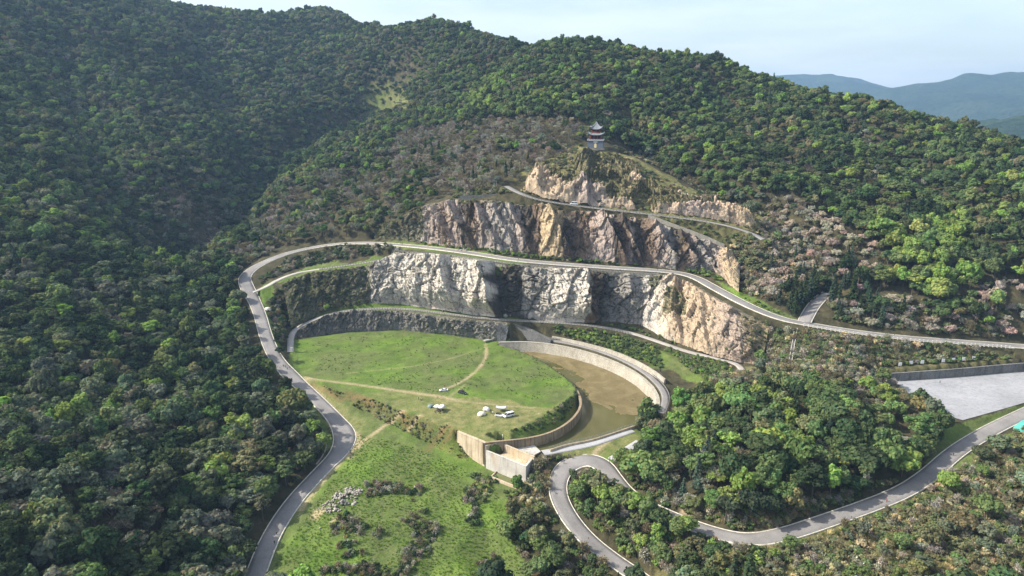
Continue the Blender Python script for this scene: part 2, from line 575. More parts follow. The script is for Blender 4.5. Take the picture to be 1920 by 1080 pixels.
def tps_fit(P, lam=6.0):
    n = len(P)
    S = 100.0
    X = P[:, :2] / S
    r2 = ((X[:, None] - X[None]) ** 2).sum(2)
    K = .5 * r2 * np.log(r2 + 1e-9)
    K[np.arange(n), np.arange(n)] = lam * .01
    A = np.zeros((n + 3, n + 3))
    A[:n, :n] = K
    A[:n, n] = 1
    A[:n, n + 1:] = X
    A[n:, :n] = A[:n, n:].T
    w = np.linalg.solve(A, np.r_[P[:, 2], 0, 0, 0])

    def ev(x, y):
        sh = x.shape
        x, y = x.ravel() / S, y.ravel() / S
        out = w[n] + w[n + 1] * x + w[n + 2] * y
        for i in range(n):
            r = (x - X[i, 0]) ** 2 + (y - X[i, 1]) ** 2
            out += w[i] * .5 * r * np.log(r + 1e-9)
        return out.reshape(sh)
    return ev


tps = tps_fit(hill_points())
CX0, CX1, CY0, CY1, CS = -1300, 960, 40, 1900, 10.0
cxs, cys = np.arange(CX0, CX1 + 1, CS), np.arange(CY0, CY1 + 1, CS)
GX, GY = np.meshgrid(cxs, cys)
coarse0 = tps(GX, GY)
for L, dep_, wid in (([(300, 455, 540), (330, 425, 585), (420, 395, 630), (455, 340, 710), (490, 290, 800), (580, 245, 900), (705, 208, 1000)], 24, 30), ([(1180, 190, 675), (1225, 250, 604), (1290, 310, 551), (1370, 352, 513), (1420, 372, 498)], 13, 20),
                     ([(1330, 150, 740), (1400, 230, 640), (1500, 320, 545), (1620, 390, 478)], 9, 20), ([(1560, 200, 660), (1680, 300, 560), (1800, 400, 462)], 9, 20), ([(120, 60, 900), (160, 200, 755), (210, 330, 610), (290, 430, 545)], 12, 30),
                     ([(380, 60, 1100), (430, 180, 930), (480, 270, 820)], 14, 32), ([(930, 110, 880), (860, 190, 790), (790, 250, 700), (640, 330, 650), (520, 410, 590)], 8, 24)):
    d_, _ = dist_poly(GX, GY, np.array([D(*p) for p in L]), 120)
    coarse0 = coarse0 - 1.45 * dep_ * np.exp(-(d_ / wid) ** 2)


def hill_noise(x, y):
    return (fbm(x / 95, y / 95, 4, 3) - .5) * 21 + (fbm(x / 28, y / 28, 2, 9) - .5) * 4


def bil(A, x0, y0, s, x, y):
    fx, fy = (np.asarray(x, float) - x0) / s, (np.asarray(y, float) - y0) / s
    i = np.clip(np.floor(fx).astype(int), 0, A.shape[1] - 2)
    j = np.clip(np.floor(fy).astype(int), 0, A.shape[0] - 2)
    a, b = np.clip(fx - i, 0, 1), np.clip(fy - j, 0, 1)
    return (A[j, i] * (1 - a) + A[j, i + 1] * a) * (1 - b) + (A[j + 1, i] * (1 - a) + A[j + 1, i + 1] * a) * b


# fine sheet over the quarry, 1 m cells: the smooth hill plus a relaxed correction through all lines
FX0, FX1, FY0, FY1 = -270, 340, 150, 590
fxs, fys = np.arange(FX0, FX1 + 1.), np.arange(FY0, FY1 + 1.)
HX, HY = np.meshgrid(fxs, fys)
base = bil(coarse0, CX0, CY0, CS, HX, HY)
near_built = np.full(HX.shape, 60.0)       # distance to anything built, fades the hill's roughness
fix = np.zeros(HX.shape, bool)
val = np.zeros(HX.shape)


def put(P, r=.8, dz=0., lines=True, clear=True):
    """pin the ground along a polyline, within r metres"""
    d, z = dist_poly(HX, HY, P, 25.0)
    m = d < r
    fix[m] = True
    val[m] = z[m] + dz
    if clear:
        np.minimum(near_built, d, out=near_built)


def fill(poly, z, grow=0):
    m = inpoly(HX, HY, poly)
    fix[m] = True
    val[m] = z if np.isscalar(z) else z[m]
    near_built[m] = 0


for q in LOWPTS + KNOLL:
    p = W(*q)
    put(np.array([p, p + [.1, 0, 0]]), 2.0, clear=q in LOWPTS)
for q in [(px, py, y) for px, py, y in HILLS]:
    p = D(*q)
    if FX0 < p[0] < FX1 and FY0 < p[1] < FY1:
        p[2] = float(bil(coarse0, CX0, CY0, CS, p[0], p[1]))
        put(np.array([p, p + [.1, 0, 0]]), 2.0, clear=False)
medge = line(MEADOW_EDGE)
meadow_z = (fbm(HX / 30, HY / 30, 3, 21) - .5) * 1.3 + (fbm(HX / 7, HY / 7, 2, 22) - .5) * .35
fill(medge[:, :2], meadow_z)
put(np.vstack([medge, medge[:1]]), 1.2)
put(line(TOE), 1.5)
put(line([(1090, 291, 0)]) if False else np.array([D(1092, 284, 534), D(1140, 284, 534), D(1142, 276, 546), D(1090, 276, 546)]), 4.0)
for st, wz in ((MID, 1), (LOW, 1), (UPC, 0), (CRAG, 0), (SPURROCK, 1)):
    T = np.array([W(*a) if wz else a for a, b in st])
    B = np.array([W(*b) if wz else b for a, b in st])
    for t, dz in ((.2, -7.0), (.4, -9.5), (.6, -9.0), (.8, -6.0)) if st in (MID, UPC) else ((.2, -2.0), (.4, -3.2), (.6, -3.2), (.8, -2.0)) if st not in (CRAG,) else ((.25, .0), (.5, .0), (.75, .0)):
        L = T * (1 - t) + B * t
        L[:, 2] += dz * (1 if st is not SPURROCK else .4)
        put(L, 1.0)
    put(T, 1.0)
    put(B, 1.0)
# terrace lips
put(line([(742, 470, 47.4), (830, 475, 47.4), (900, 484, 46.6), (960, 492, 45.8), (1050, 499, 43.8), (1150, 506, 41.8), (1240, 512, 39.9)]), 1.5)
fill(parkp[:, :2], 3.8)
put(np.vstack([parkp, parkp[:1]]), 1.5, -.2)
put(line([(1645, 688, 8), (1700, 686, 8.2), (1890, 673, 8.4), (1990, 668, 8.6)]), 2.0)
for k in ('quay', 'gravel', 'gravel2', 'lower', 'branch', 'upper', 'side', 'main', 'hair'):
    P, hw = ROADS[k]
    put(P, hw + 1.3, -.22)
fill(BASIN_POLY, -9.5)
# dam forefoot, spillway chamber
put(line([(856, 822, -3.5), (878, 855, -9.5), (914, 880, -11.2), (960, 900, -11.2), (990, 912, -10.5)]), 1.2)
put(line([(1000, 862, -6), (1000, 885, -8.5)]), 1.5)
fill(line([(912, 836, -6), (940, 831, -6), (1003, 858, -6), (990, 872, -6)])[:, :2], -6.4)
fill(line([(948, 834, -4.5), (1003, 836, -4.5), (1012, 848, -4.5), (1000, 852, -4.5)])[:, :2], -4.6)

r = np.where(fix, val - base, 0)
mask = fix.copy()
mask[0] = mask[-1] = True
mask[:, 0] = mask[:, -1] = True


def relax(r, mask, n):
    free = ~mask[1:-1, 1:-1]
    for _ in range(n):
        a = .25 * (r[:-2, 1:-1] + r[2:, 1:-1] + r[1:-1, :-2] + r[1:-1, 2:])
        r[1:-1, 1:-1] = np.where(free, r[1:-1, 1:-1] + 1.0 * (a - r[1:-1, 1:-1]), r[1:-1, 1:-1])
    return r


def pyramid(r, mask, lev=5):
    if lev == 0 or min(r.shape) < 12:
        return relax(r, mask, 300)
    H_, W_ = (r.shape[0] + 1) // 2, (r.shape[1] + 1) // 2
    rp = np.zeros((H_ * 2, W_ * 2))
    mp_ = np.zeros((H_ * 2, W_ * 2))
    rp[:r.shape[0], :r.shape[1]] = r * mask
    mp_[:r.shape[0], :r.shape[1]] = mask
    s = rp.reshape(H_, 2, W_, 2).sum((1, 3))
    c = mp_.reshape(H_, 2, W_, 2).sum((1, 3))
    rc = np.where(c > 0, s / np.maximum(c, 1), 0)
    rc = pyramid(rc, c > 0, lev - 1)
    up = np.repeat(np.repeat(rc, 2, 0), 2, 1)[:r.shape[0], :r.shape[1]]
    return relax(np.where(mask, r, up), mask, 45)


r = pyramid(r, mask, 6)
fade = np.clip((near_built - 6) / 14, 0, 1)
edge = np.minimum.reduce([HX - FX0, FX1 - HX, HY - FY0, FY1 - HY])
fade = np.where(edge < 12, 1, fade)
fine = base + r + hill_noise(HX, HY) * fade
soft = np.clip((near_built - .8) / 2, 0, 1) * (~fix)
fine += soft * (1 - fade) * (fbm(HX / 5, HY / 5, 3, 31) - .5) * 1.1
coarse = coarse0 + hill_noise(GX, GY)


def ground(x, y):
    x, y = np.asarray(x, float), np.asarray(y, float)
    inn = (x > FX0 + 1) & (x < FX1 - 1) & (y > FY0 + 1) & (y < FY1 - 1)
    return np.where(inn, bil(fine, FX0, FY0, 1.0, x, y), bil(coarse, CX0, CY0, CS, x, y))


def hit(px, py, lo=120.0, hi=1700.0):
    """where the sight line through a photo point meets the ground"""
    d = ray(px, py)
    t = np.linspace(lo, hi, 6000)
    z = CAM_Z + d[2] * t
    g = ground(d[0] * t, d[1] * t)
    k = np.argmax(z < g)
    if not (z < g).any():
        k = len(t) - 1
    return np.array([d[0] * t[k], d[1] * t[k], g[k]])


# ------------------------------------------------------------------ ground materials
def ground_material():
    t = NT('ground', .95, .1)
    p = t.pos()
    at = t.n('Attribute', attribute_name='mask')
    sep = t.n('SeparateColor')
    t.l(at.outputs['Color'], sep.inputs[0])
    grass, sand, straw = sep.outputs
    red = at.outputs['Alpha']
    n1 = t.noise(p, .035, 4, .6)
    n2 = t.noise(p, .22, 5, .62)
    n3 = t.noise(p, 1.4, 4, .65)
    n4 = t.noise(p, .09, 5, .65, .6)
    floor = t.ramp(n2, [(.3, (.030, .030, .016)), (.55, (.062, .056, .030)), (.75, (.110, .092, .052))])
    g1 = t.ramp(n4, [(.28, (.058, .100, .018)), (.45, (.090, .150, .026)), (.58, (.125, .198, .034)), (.75, (.172, .232, .054))])
    g2 = t.ramp(n3, [(.3, (.62, .64, .60)), (.5, (.95, .96, .92)), (.72, (1.2, 1.16, 1.08))])
    g = t.mix(1.0, g1, g2, 'MULTIPLY')
    olive = t.ramp(n2, [(.32, (.070, .086, .034)), (.5, (.108, .126, .048)), (.7, (.150, .158, .074))])
    olive = t.mix(1.0, olive, g2, 'MULTIPLY')
    g = t.mix(t.rng(n1, .38, .58, .05, .8), g, olive)
    c = t.mix(grass, floor, g)
    dry = t.mix(1.0, t.ramp(n2, [(.3, (.105, .115, .045)), (.5, (.190, .185, .075)), (.7, (.27, .235, .115))]), g2, 'MULTIPLY')
    c = t.mix(t.math('MULTIPLY', straw, t.rng(n2, .2, .6, .55, 1)), c, dry)
    soil = t.ramp(n3, [(.3, (.28, .215, .125)), (.7, (.46, .37, .235))])
    c = t.mix(t.math('MULTIPLY', sand, t.rng(n3, .25, .55, .6, 1)), c, soil)
    rd = t.ramp(n3, [(.3, (.13, .070, .034)), (.7, (.25, .150, .080))])
    c = t.mix(t.math('MULTIPLY', red, t.rng(n2, .35, .6, .1, .75)), c, rd)
    t.color(c)
    h = t.math('ADD', t.math('MULTIPLY', n2, .9), t.math('MULTIPLY', n3, .5))
    t.bump(h, .9, .7)
    return t.m


ground_material()


def band(P, w, soft=.8, wob=.0):
    d, _ = dist_poly(HX, HY, P, 14.0)
    if wob:
        d = d + (fbm(HX / 3, HY / 3, 2, 77) - .5) * wob
    return np.clip((w + soft - d) / (2 * soft), 0, 1)


VPX, VPY, _ = proj(HX, HY, fine)
wobx = VPX + (fbm(HX / 9, HY / 9, 3, 41) - .5) * 26
woby = VPY + (fbm(HX / 9, HY / 9, 3, 43) - .5) * 18


def zone(poly, wob=True):
    return inpoly(wobx if wob else VPX, woby if wob else VPY, poly).astype(float)


OPEN = [(545, 640), (700, 612), (920, 632), (960, 640), (1095, 730), (1098, 775), (1020, 830), (915, 845), (1000, 870), (1010, 905), (960, 930), (955, 1000), (1005, 1095), (470, 1095), (505, 1010), (600, 885), (660, 820), (600, 745), (540, 700)]
mk = np.zeros(HX.shape + (4,))
gr = zone(OPEN, False)
gr = np.maximum(gr, zone([(545, 730), (600, 770), (625, 830), (612, 850), (580, 790), (560, 765)]))            # verge in the bend
gr = np.maximum(gr, zone([(480, 545), (560, 505), (740, 478), (740, 490), (640, 505), (520, 535), (505, 600), (530, 660), (540, 700), (510, 660), (495, 600)]))
gr = np.maximum(gr, zone([(590, 590), (660, 572), (760, 562), (930, 590), (1000, 604), (750, 585), (660, 585), (600, 600)], False))
gr = np.maximum(gr, zone([(700, 450), (840, 460), (1000, 488), (960, 498), (830, 476), (740, 468)]))
gr = np.maximum(gr, zone([(1330, 515), (1440, 570), (1510, 610), (1470, 605), (1380, 555)]))
gr = np.maximum(gr, zone([(1020, 850), (1090, 830), (1200, 790), (1230, 790), (1180, 850), (1130, 880), (1100, 860)]))
gr = np.maximum(gr, zone([(1740, 800), (1810, 792), (1990, 735), (1990, 770), (1850, 815), (1780, 860), (1740, 880)]))
gr = np.maximum(gr, zone([(1040, 620), (1180, 635), (1240, 655), (1340, 680), (1380, 700), (1330, 730), (1240, 690), (1130, 650)]) * .8)
gr = np.maximum(gr, zone([(1780, 870), (1930, 790), (1930, 830), (1800, 900)]))
gr = np.maximum(gr, zone([(1560, 985), (1740, 920), (1740, 940), (1600, 1000)]))
mk[..., 0] = gr
dryz = zone([(757, 770), (830, 745), (930, 750), (1010, 765), (1060, 765), (960, 810), (935, 830), (905, 832), (857, 808), (800, 783)]) * .85
dryz = np.maximum(dryz, zone([(690, 735), (790, 735), (850, 755), (780, 775), (720, 755)]) * .5)
dryz = np.maximum(dryz, zone([(600, 720), (680, 790), (700, 830), (660, 830), (620, 770), (560, 715)]) * .55)
dryz = np.maximum(dryz, zone([(1040, 850), (1110, 830), (1190, 810), (1200, 830), (1120, 860)]) * .6)
dryz = np.maximum(dryz, zone([(960, 330), (1100, 270), (1200, 300), (1330, 370), (1440, 400), (1420, 440), (1300, 412), (1100, 385)]) * .8)
dryz = np.maximum(dryz, zone([(1380, 690), (1500, 680), (1560, 700), (1420, 720), (1340, 720)]) * .6)
dryz = np.maximum(dryz, zone([(1200, 398), (1400, 440), (1370, 465), (1260, 425)]) * .5)
dryz = np.maximum(dryz, zone([(1220, 1000), (1420, 1020), (1700, 960), (1930, 870), (1930, 1095), (1230, 1095)]) * .55)
dryz = np.maximum(dryz, zone([(1430, 620), (1900, 655), (1900, 690), (1660, 700), (1430, 690)]) * .5)
mk[..., 2] = dryz
TRAILS = [([(545, 705), (640, 718), (740, 731), (830, 744), (860, 752)], 1.3, .75), ([(910, 645), (913, 665), (900, 690), (870, 715), (838, 728)], .7, .95), ([(872, 722), (850, 738), (838, 748)], .6, .6),
          ([(757, 771), (735, 788), (705, 810), (680, 828), (668, 838)], .9, 1), ([(790, 779), (775, 795), (765, 808)], .6, .9), ([(1120, 858), (1112, 848), (1128, 838), (1145, 825)], .7, 1), ([(838, 748), (900, 757), (1000, 765)], .8, .5),
          ([(650, 700), (760, 690), (850, 672), (900, 655)], .5, .35)]
sd = np.zeros(HX.shape)
for L, w_, a in TRAILS:
    P = smooth_line(np.array([hit(x, y) for x, y in L]), 2, 2)
    sd = np.maximum(sd, band(P, w_, .9, 1.2) * a)
P, hw = ROADS['main']
dm, _ = dist_poly(HX, HY, P, 14)
shoulder = np.clip((6.6 + (fbm(HX / 6, HY / 6, 3, 52) - .5) * 7 - dm) / 1.5, 0, 1) * zone([(560, 708), (600, 735), (690, 830), (690, 850), (610, 940), (560, 990), (560, 950), (640, 850), (600, 760)], False)
sd = np.maximum(sd, shoulder * .75)
for px, py, rr in ((596, 962, 3.6), (1010, 775, 1.6), (625, 975, 2.2), (560, 712, 2.0), (668, 836, 3), (1290, 955, 4), (1330, 1060, 6), (1440, 965, 4)):
    q = hit(px, py)
    sd = np.maximum(sd, np.clip((rr + (fbm(HX / 2.5, HY / 2.5, 3, 61) - .5) * 3 - np.hypot(HX - q[0], HY - q[1])) / 1.2, 0, 1) * .9)
mk[..., 1] = sd
rd = np.zeros(HX.shape)
for L, w_ in (([(652, 741), (672, 748), (700, 756)], 1.5), ([(845, 800), (828, 815), (810, 832), (802, 845)], 1.1), ([(858, 806), (840, 822), (830, 835)], .8), ([(585, 722), (640, 750)], 1.2), ([(755, 777), (770, 790)], 1.5)):
    rd = np.maximum(rd, band(smooth_line(np.array([hit(x, y) for x, y in L]), 1.5, 1), w_, 1.0, 2.0))
slope = np.hypot(*np.gradient(fine))
emb = zone([(600, 715), (700, 742), (757, 768), (857, 808), (900, 860), (880, 875), (790, 828), (690, 782), (620, 745)], False) * np.clip((slope - .15) / .3, 0, 1)
rd = np.maximum(rd, emb * .25 * (fbm(HX / 4, HY / 4, 3, 71) > .5))
mk[..., 3] = rd
mk[..., 0] *= 1 - .35 * emb


def grid_faces(ny, nx, keep=None):
    i = np.arange(ny * nx).reshape(ny, nx)
    F = np.stack([i[:-1, :-1], i[:-1, 1:], i[1:, 1:], i[1:, :-1]], -1)
    if keep is not None:
        F = F[keep]
    return F.reshape(-1, 4)


me = npmesh('ground', np.stack([HX, HY, fine], -1).reshape(-1, 3), grid_faces(*HX.shape), [M['ground']], True)
at = me.attributes.new('mask', 'FLOAT_COLOR', 'POINT')
at.data.foreach_set('color', mk.astype(np.float32).ravel())
obj('ground', me, kind='structure')
ins = (GX > FX0 + 11) & (GX < FX1 - 11) & (GY > FY0 + 11) & (GY < FY1 - 11)
cm = coarse.copy()
keep = ~(ins[:-1, :-1] & ins[1:, 1:] & ins[1:, :-1] & ins[:-1, 1:])
rim = (GX > FX0) & (GX < FX1) & (GY > FY0) & (GY < FY1)
cm[rim] -= 1.5
hm = npmesh('hillside', np.stack([GX, GY, cm], -1).reshape(-1, 3), grid_faces(*GX.shape, keep), [M['ground']], True)
hpx, hpy, _ = proj(GX, GY, coarse)
hk = np.zeros(GX.shape + (4,))
clr = inpoly(hpx, hpy, [(670, 165), (780, 170), (800, 225), (680, 225)]) * 1.0
hk[..., 0], hk[..., 2] = clr * .7, clr * .35
hm.attributes.new('mask', 'FLOAT_COLOR', 'POINT').data.foreach_set('color', hk.astype(np.float32).ravel())
obj('hillside', hm, kind='structure')
B_ = 9000.0
pm = npmesh('plain', [(-B_, -B_, -60), (B_, -B_, -60), (B_, B_, -60), (-B_, B_, -60)], [(0, 1, 2, 3)], [M['ground']])
pm.attributes.new('mask', 'FLOAT_COLOR', 'POINT').data.foreach_set('color', np.zeros(16, np.float32))
obj('plain', pm, kind='structure')
# ------------------------------------------------------------------ far mountains beyond the right-hand ridge
def far_material(name, dark, mid, pale, s):
    t = NT(name, 1.0, 0.0)
    p = t.pos()
    a = t.noise(p, s, 6, .65)
    b = t.noise(p, s * 9, 4, .6)
    c = t.ramp(a, [(.3, dark), (.52, mid), (.72, pale)])
    c = t.mix(1.0, c, t.ramp(b, [(.3, .55), (.7, 1.3)]), 'MULTIPLY')
    t.color(c)
    t.bump(b, 1.0, .12 / s * .4)
    return t.m


far_material('far_wood', (.014, .028, .018), (.024, .042, .024), (.042, .060, .032), .004)


def mountain(name, prof, y0, front, back, zb, seed, nx=170, ny=90):
    pts = np.array([D(px, py, y0) for px, py in prof])
    xs = np.linspace(pts[0, 0], pts[-1, 0], nx)
    crest = np.interp(xs, pts[:, 0], pts[:, 2])
    ys = np.linspace(-1, 1, ny)
    X, T = np.meshgrid(xs, ys)
    Y = y0 + np.where(T < 0, T * front, T * back)
    wl = front / 2.6
    rid = 1 - np.abs(2 * fbm(X / wl + 5 * seed, Y / (wl * 1.6), 5, seed) - 1)
    h = np.clip(1 - np.abs(T) ** 1.15, 0, 1)
    Z = zb + (crest[None, :] - zb) * h * (1 - .75 * (1 - rid) * np.abs(T) ** .6) + (fbm(X / (wl * .16), Y / (wl * .16), 4, seed + 5) - .5) * front * .045 * (.25 + np.abs(T))
    obj(name, npmesh(name, np.stack([X, Y, Z], -1).reshape(-1, 3), grid_faces(ny, nx), [M['far_wood']], True), kind='structure')


mountain('far_mountain', [(900, 230), (1200, 190), (1380, 158), (1460, 141), (1500, 139), (1540, 138), (1575, 143), (1610, 147), (1650, 158), (1672, 165), (1740, 190), (1850, 240), (2000, 280)], 7000, 3000, 2500, -50, 3)
mountain('far_mountain', [(1350, 300), (1500, 235), (1600, 190), (1665, 164), (1700, 158), (1720, 156), (1760, 152), (1790, 143), (1812, 135), (1835, 140), (1860, 142), (1890, 135), (1920, 133), (2000, 122), (2150, 130), (2300, 170)], 5400, 2700, 2000, -50, 8)
mountain('far_hill', [(1640, 300), (1740, 268), (1800, 250), (1850, 236), (1900, 222), (1960, 205), (2050, 195), (2200, 215), (2400, 260)], 2300, 900, 1200, -50, 12)

# ------------------------------------------------------------------ roads
def road_material(name, lo, hi, warm=(1.05, 1, .93)):
    t = NT(name, .88, .25)
    p = t.pos()
    a = t.noise(p, .12, 5, .6)
    b = t.noise(p, 2.2, 4, .65)
    k = t.noise(p, .6, 6, .7, 1.5)
    c = t.ramp(a, [(.3, tuple(lo * w for w in warm)), (.7, tuple(hi * w for w in warm))])
    c = t.mix(1.0, c, t.ramp(b, [(.3, .82), (.7, 1.12)]), 'MULTIPLY')
    crack = t.ramp(k, [(.485, 1.0), (.5, .72), (.515, 1.0)])
    c = t.mix(1.0, c, crack, 'MULTIPLY')
    t.color(c)
    t.bump(b, .3, .05)


road_material('asphalt', .165, .245, (1.05, 1, .95))
road_material('upper_asphalt', .21, .30, (1.04, 1, .94))
road_material('gravel', .30, .42, (1.0, 1, 1.0))
road_material('path', .28, .40, (1.06, 1, .9))
plain('kerb', (.52, .49, .41), .9, .25, .8)


def offset(P, d):
    t = np.gradient(P[:, :2], axis=0)
    t /= np.linalg.norm(t, axis=1)[:, None] + 1e-9
    n = np.stack([-t[:, 1], t[:, 0]], 1)
    Q = P.copy()
    Q[:, :2] += n * np.asarray(d).reshape(-1, 1)
    return Q


def strip(P, prof):
    """sweep a cross-section [(side, dz), ...] along P; side may be an array"""
    L = []
    for s_, dz in prof:
        Q = offset(P, np.broadcast_to(s_, (len(P),)))
        Q[:, 2] += dz
        L.append(Q)
    V = np.stack(L, 1).reshape(-1, 3)
    return V, grid_faces(len(P), len(prof))


def road(name, key, mat, kerb=True, wide=(), sides=(1, 1), up=0.0):
    P, hw = ROADS[key]
    P = smooth_line(P, 1.5, 1)
    hw = np.full(len(P), hw)
    for px, py, ex, rad in wide:
        q = hit(px, py)
        hw = hw + ex * np.exp(-((P[:, 0] - q[0]) ** 2 + (P[:, 1] - q[1]) ** 2) / rad ** 2)
    V, F = strip(P, [(hw + .3, -.6), (hw + .3, .04 + up), (hw * .5, .10 + up), (-hw * .5, .10 + up), (-hw - .3, .04 + up), (-hw - .3, -.6)])
    o = obj(name, npmesh(name, V, F[:, ::-1], [mat]), kind='structure')
    if kerb:
        for s_, on in zip((1, -1), sides):
            if on:
                V, F = strip(P, [(s_ * (hw + .04), -.3), (s_ * (hw + .04), .22 + up), (s_ * (hw + .42), .22 + up), (s_ * (hw + .42), -.5)])
                obj('kerb', npmesh('kerb', V, F if s_ < 0 else F[:, ::-1], [M['kerb']]), o)
    return o


road('road', 'main', M['asphalt'], True, [(652, 820, 1.6, 14), (470, 540, .8, 16), (540, 705, .6, 12)])
road('side_road', 'side', M['asphalt'], True, up=.02)
road('hairpin_road', 'hair', M['asphalt'], True, [(1100, 862, 1.6, 14)])
road('terrace_path', 'branch', M['path'], False)
road('lower_terrace_road', 'lower', M['path'], False)
road('upper_road', 'upper', M['upper_asphalt'], False)
road('quay_road', 'quay', M['asphalt'], False)
road('gravel_path', 'gravel', M['gravel'], False, up=-.1)
road('gravel_path', 'gravel2', M['gravel'], False, up=-.1)

# parking court
t = NT('court', .85, .3)
p = t.pos()
a = t.noise(p, .05, 5, .6)
b = t.noise(p, .5, 6, .7, 1.0)
c = t.ramp(a, [(.3, (.26, .265, .275)), (.7, (.34, .345, .36))])
c = t.mix(1.0, c, t.ramp(b, [(.40, .8), (.5, 1.0), (.8, 1.06)]), 'MULTIPLY')
br = t.n('TexBrick')
br.inputs['Scale'].default_value = .16
br.inputs['Mortar Size'].default_value = .008
for k_, v_ in (('Color1', 1.0), ('Color2', .95), ('Mortar', .84)):
    br.inputs[k_].default_value = (v_, v_, v_, 1)
t.l(p, br.inputs['Vector'])
c = t.mix(1.0, c, br.outputs['Color'], 'MULTIPLY')
ring_ = t.n('TexNoise')
ring_.inputs['Scale'].default_value = .03
t.l(p, ring_.inputs['Vector'])
c = t.mix(1.0, c, t.ramp(ring_.outputs['Fac'], [(.47, 1.0), (.49, .88), (.5, 1.0), (.53, 1.0), (.535, .9), (.545, 1.0)]), 'MULTIPLY')
t.color(c)
pk = [(p[0], p[1], 4.06) for p in parkp]
obj('parking_court', npmesh('parking_court', np.array(pk), [tuple(range(len(pk)))[::-1]], [M['court']]), kind='structure')
plain('teal_court', (.10, .42, .36), .7, .1, .4)
q = [W(1900, 801, 2.9), W(1915, 789, 2.9), W(1960, 775, 2.9), W(1990, 790, 2.9), W(1960, 815, 2.9), W(1915, 806, 2.9)]
mb = MB()
mb.loft([[tuple(x + np.array([0, 0, -1.2])) for x in q[::-1]], [tuple(x + np.array([0, 0, .12])) for x in q[::-1]]])
mb.build('sports_court', M['teal_court'], kind='structure')

# ------------------------------------------------------------------ rock faces
def rock_material():
    t = NT('rock', .92, .15)
    p = t.pos()
    tint = t.attr('tint', out='Color')
    big = t.noise(t.scaled(p, (.05, .05, .03)), 1.0, 4, .6)
    streak = t.noise(t.scaled(p, (.40, .40, .10)), 1.0, 5, .65, .6)
    fine_ = t.noise(p, .9, 6, .7)
    crack = t.n('TexVoronoi', feature='DISTANCE_TO_EDGE')
    crack.inputs['Scale'].default_value = 1.0
    wv = t.n('VectorMath', operation='ADD')
    t.l(t.scaled(p, (.16, .16, .11)), wv.inputs[0])
    nv = t.n('TexNoise')
    nv.inputs['Scale'].default_value = .35
    nv.inputs['Detail'].default_value = 4
    t.l(p, nv.inputs['Vector'])
    sv = t.n('VectorMath', operation='SCALE')
    sv.inputs['Scale'].default_value = .55
    t.l(nv.outputs['Color'], sv.inputs[0])
    t.l(sv.outputs[0], wv.inputs[1])
    t.l(wv.outputs[0], crack.inputs['Vector'])
    ck = t.ramp(crack.outputs['Distance'], [(0, .22), (.02, .7), (.045, 1)])
    c = t.mix(1.0, tint, t.ramp(big, [(.3, (.80, .78, .76)), (.5, (.98, .95, .92)), (.72, (1.14, 1.08, 1.0))]), 'MULTIPLY')
    c = t.mix(1.0, c, t.ramp(streak, [(.31, (.30, .29, .28)), (.42, (.86, .84, .82)), (.6, (1.05, 1.04, 1.01))]), 'MULTIPLY')
    c = t.mix(1.0, c, t.ramp(fine_, [(.3, .62), (.5, .98), (.7, 1.16)]), 'MULTIPLY')
    c = t.mix(.9, c, ck, 'MULTIPLY')
    # growth on the flatter ledges
    nz_ = t.n('SeparateXYZ')
    t.l(t.n('NewGeometry').outputs['True Normal'], nz_.inputs[0])
    up = t.math('MULTIPLY', t.rng(nz_.outputs['Z'], .62, .82), t.rng(fine_, .40, .56))
    veg = t.math('MAXIMUM', up, t.attr('growth'))
    moss = t.ramp(t.noise(p, .7, 4), [(.3, (.030, .036, .014)), (.6, (.085, .085, .032)), (.8, (.16, .14, .065))])
    c = t.mix(t.math('MULTIPLY', veg, t.rng(fine_, .33, .52)), c, moss)
    t.color(c)
    h = t.math('ADD', t.math('MULTIPLY', fine_, 1.0), t.math('MULTIPLY', t.noise(p, 3.5, 3, .7), .35))
    t.bump(h, .6, .22)


rock_material()


ROCKPTS = []


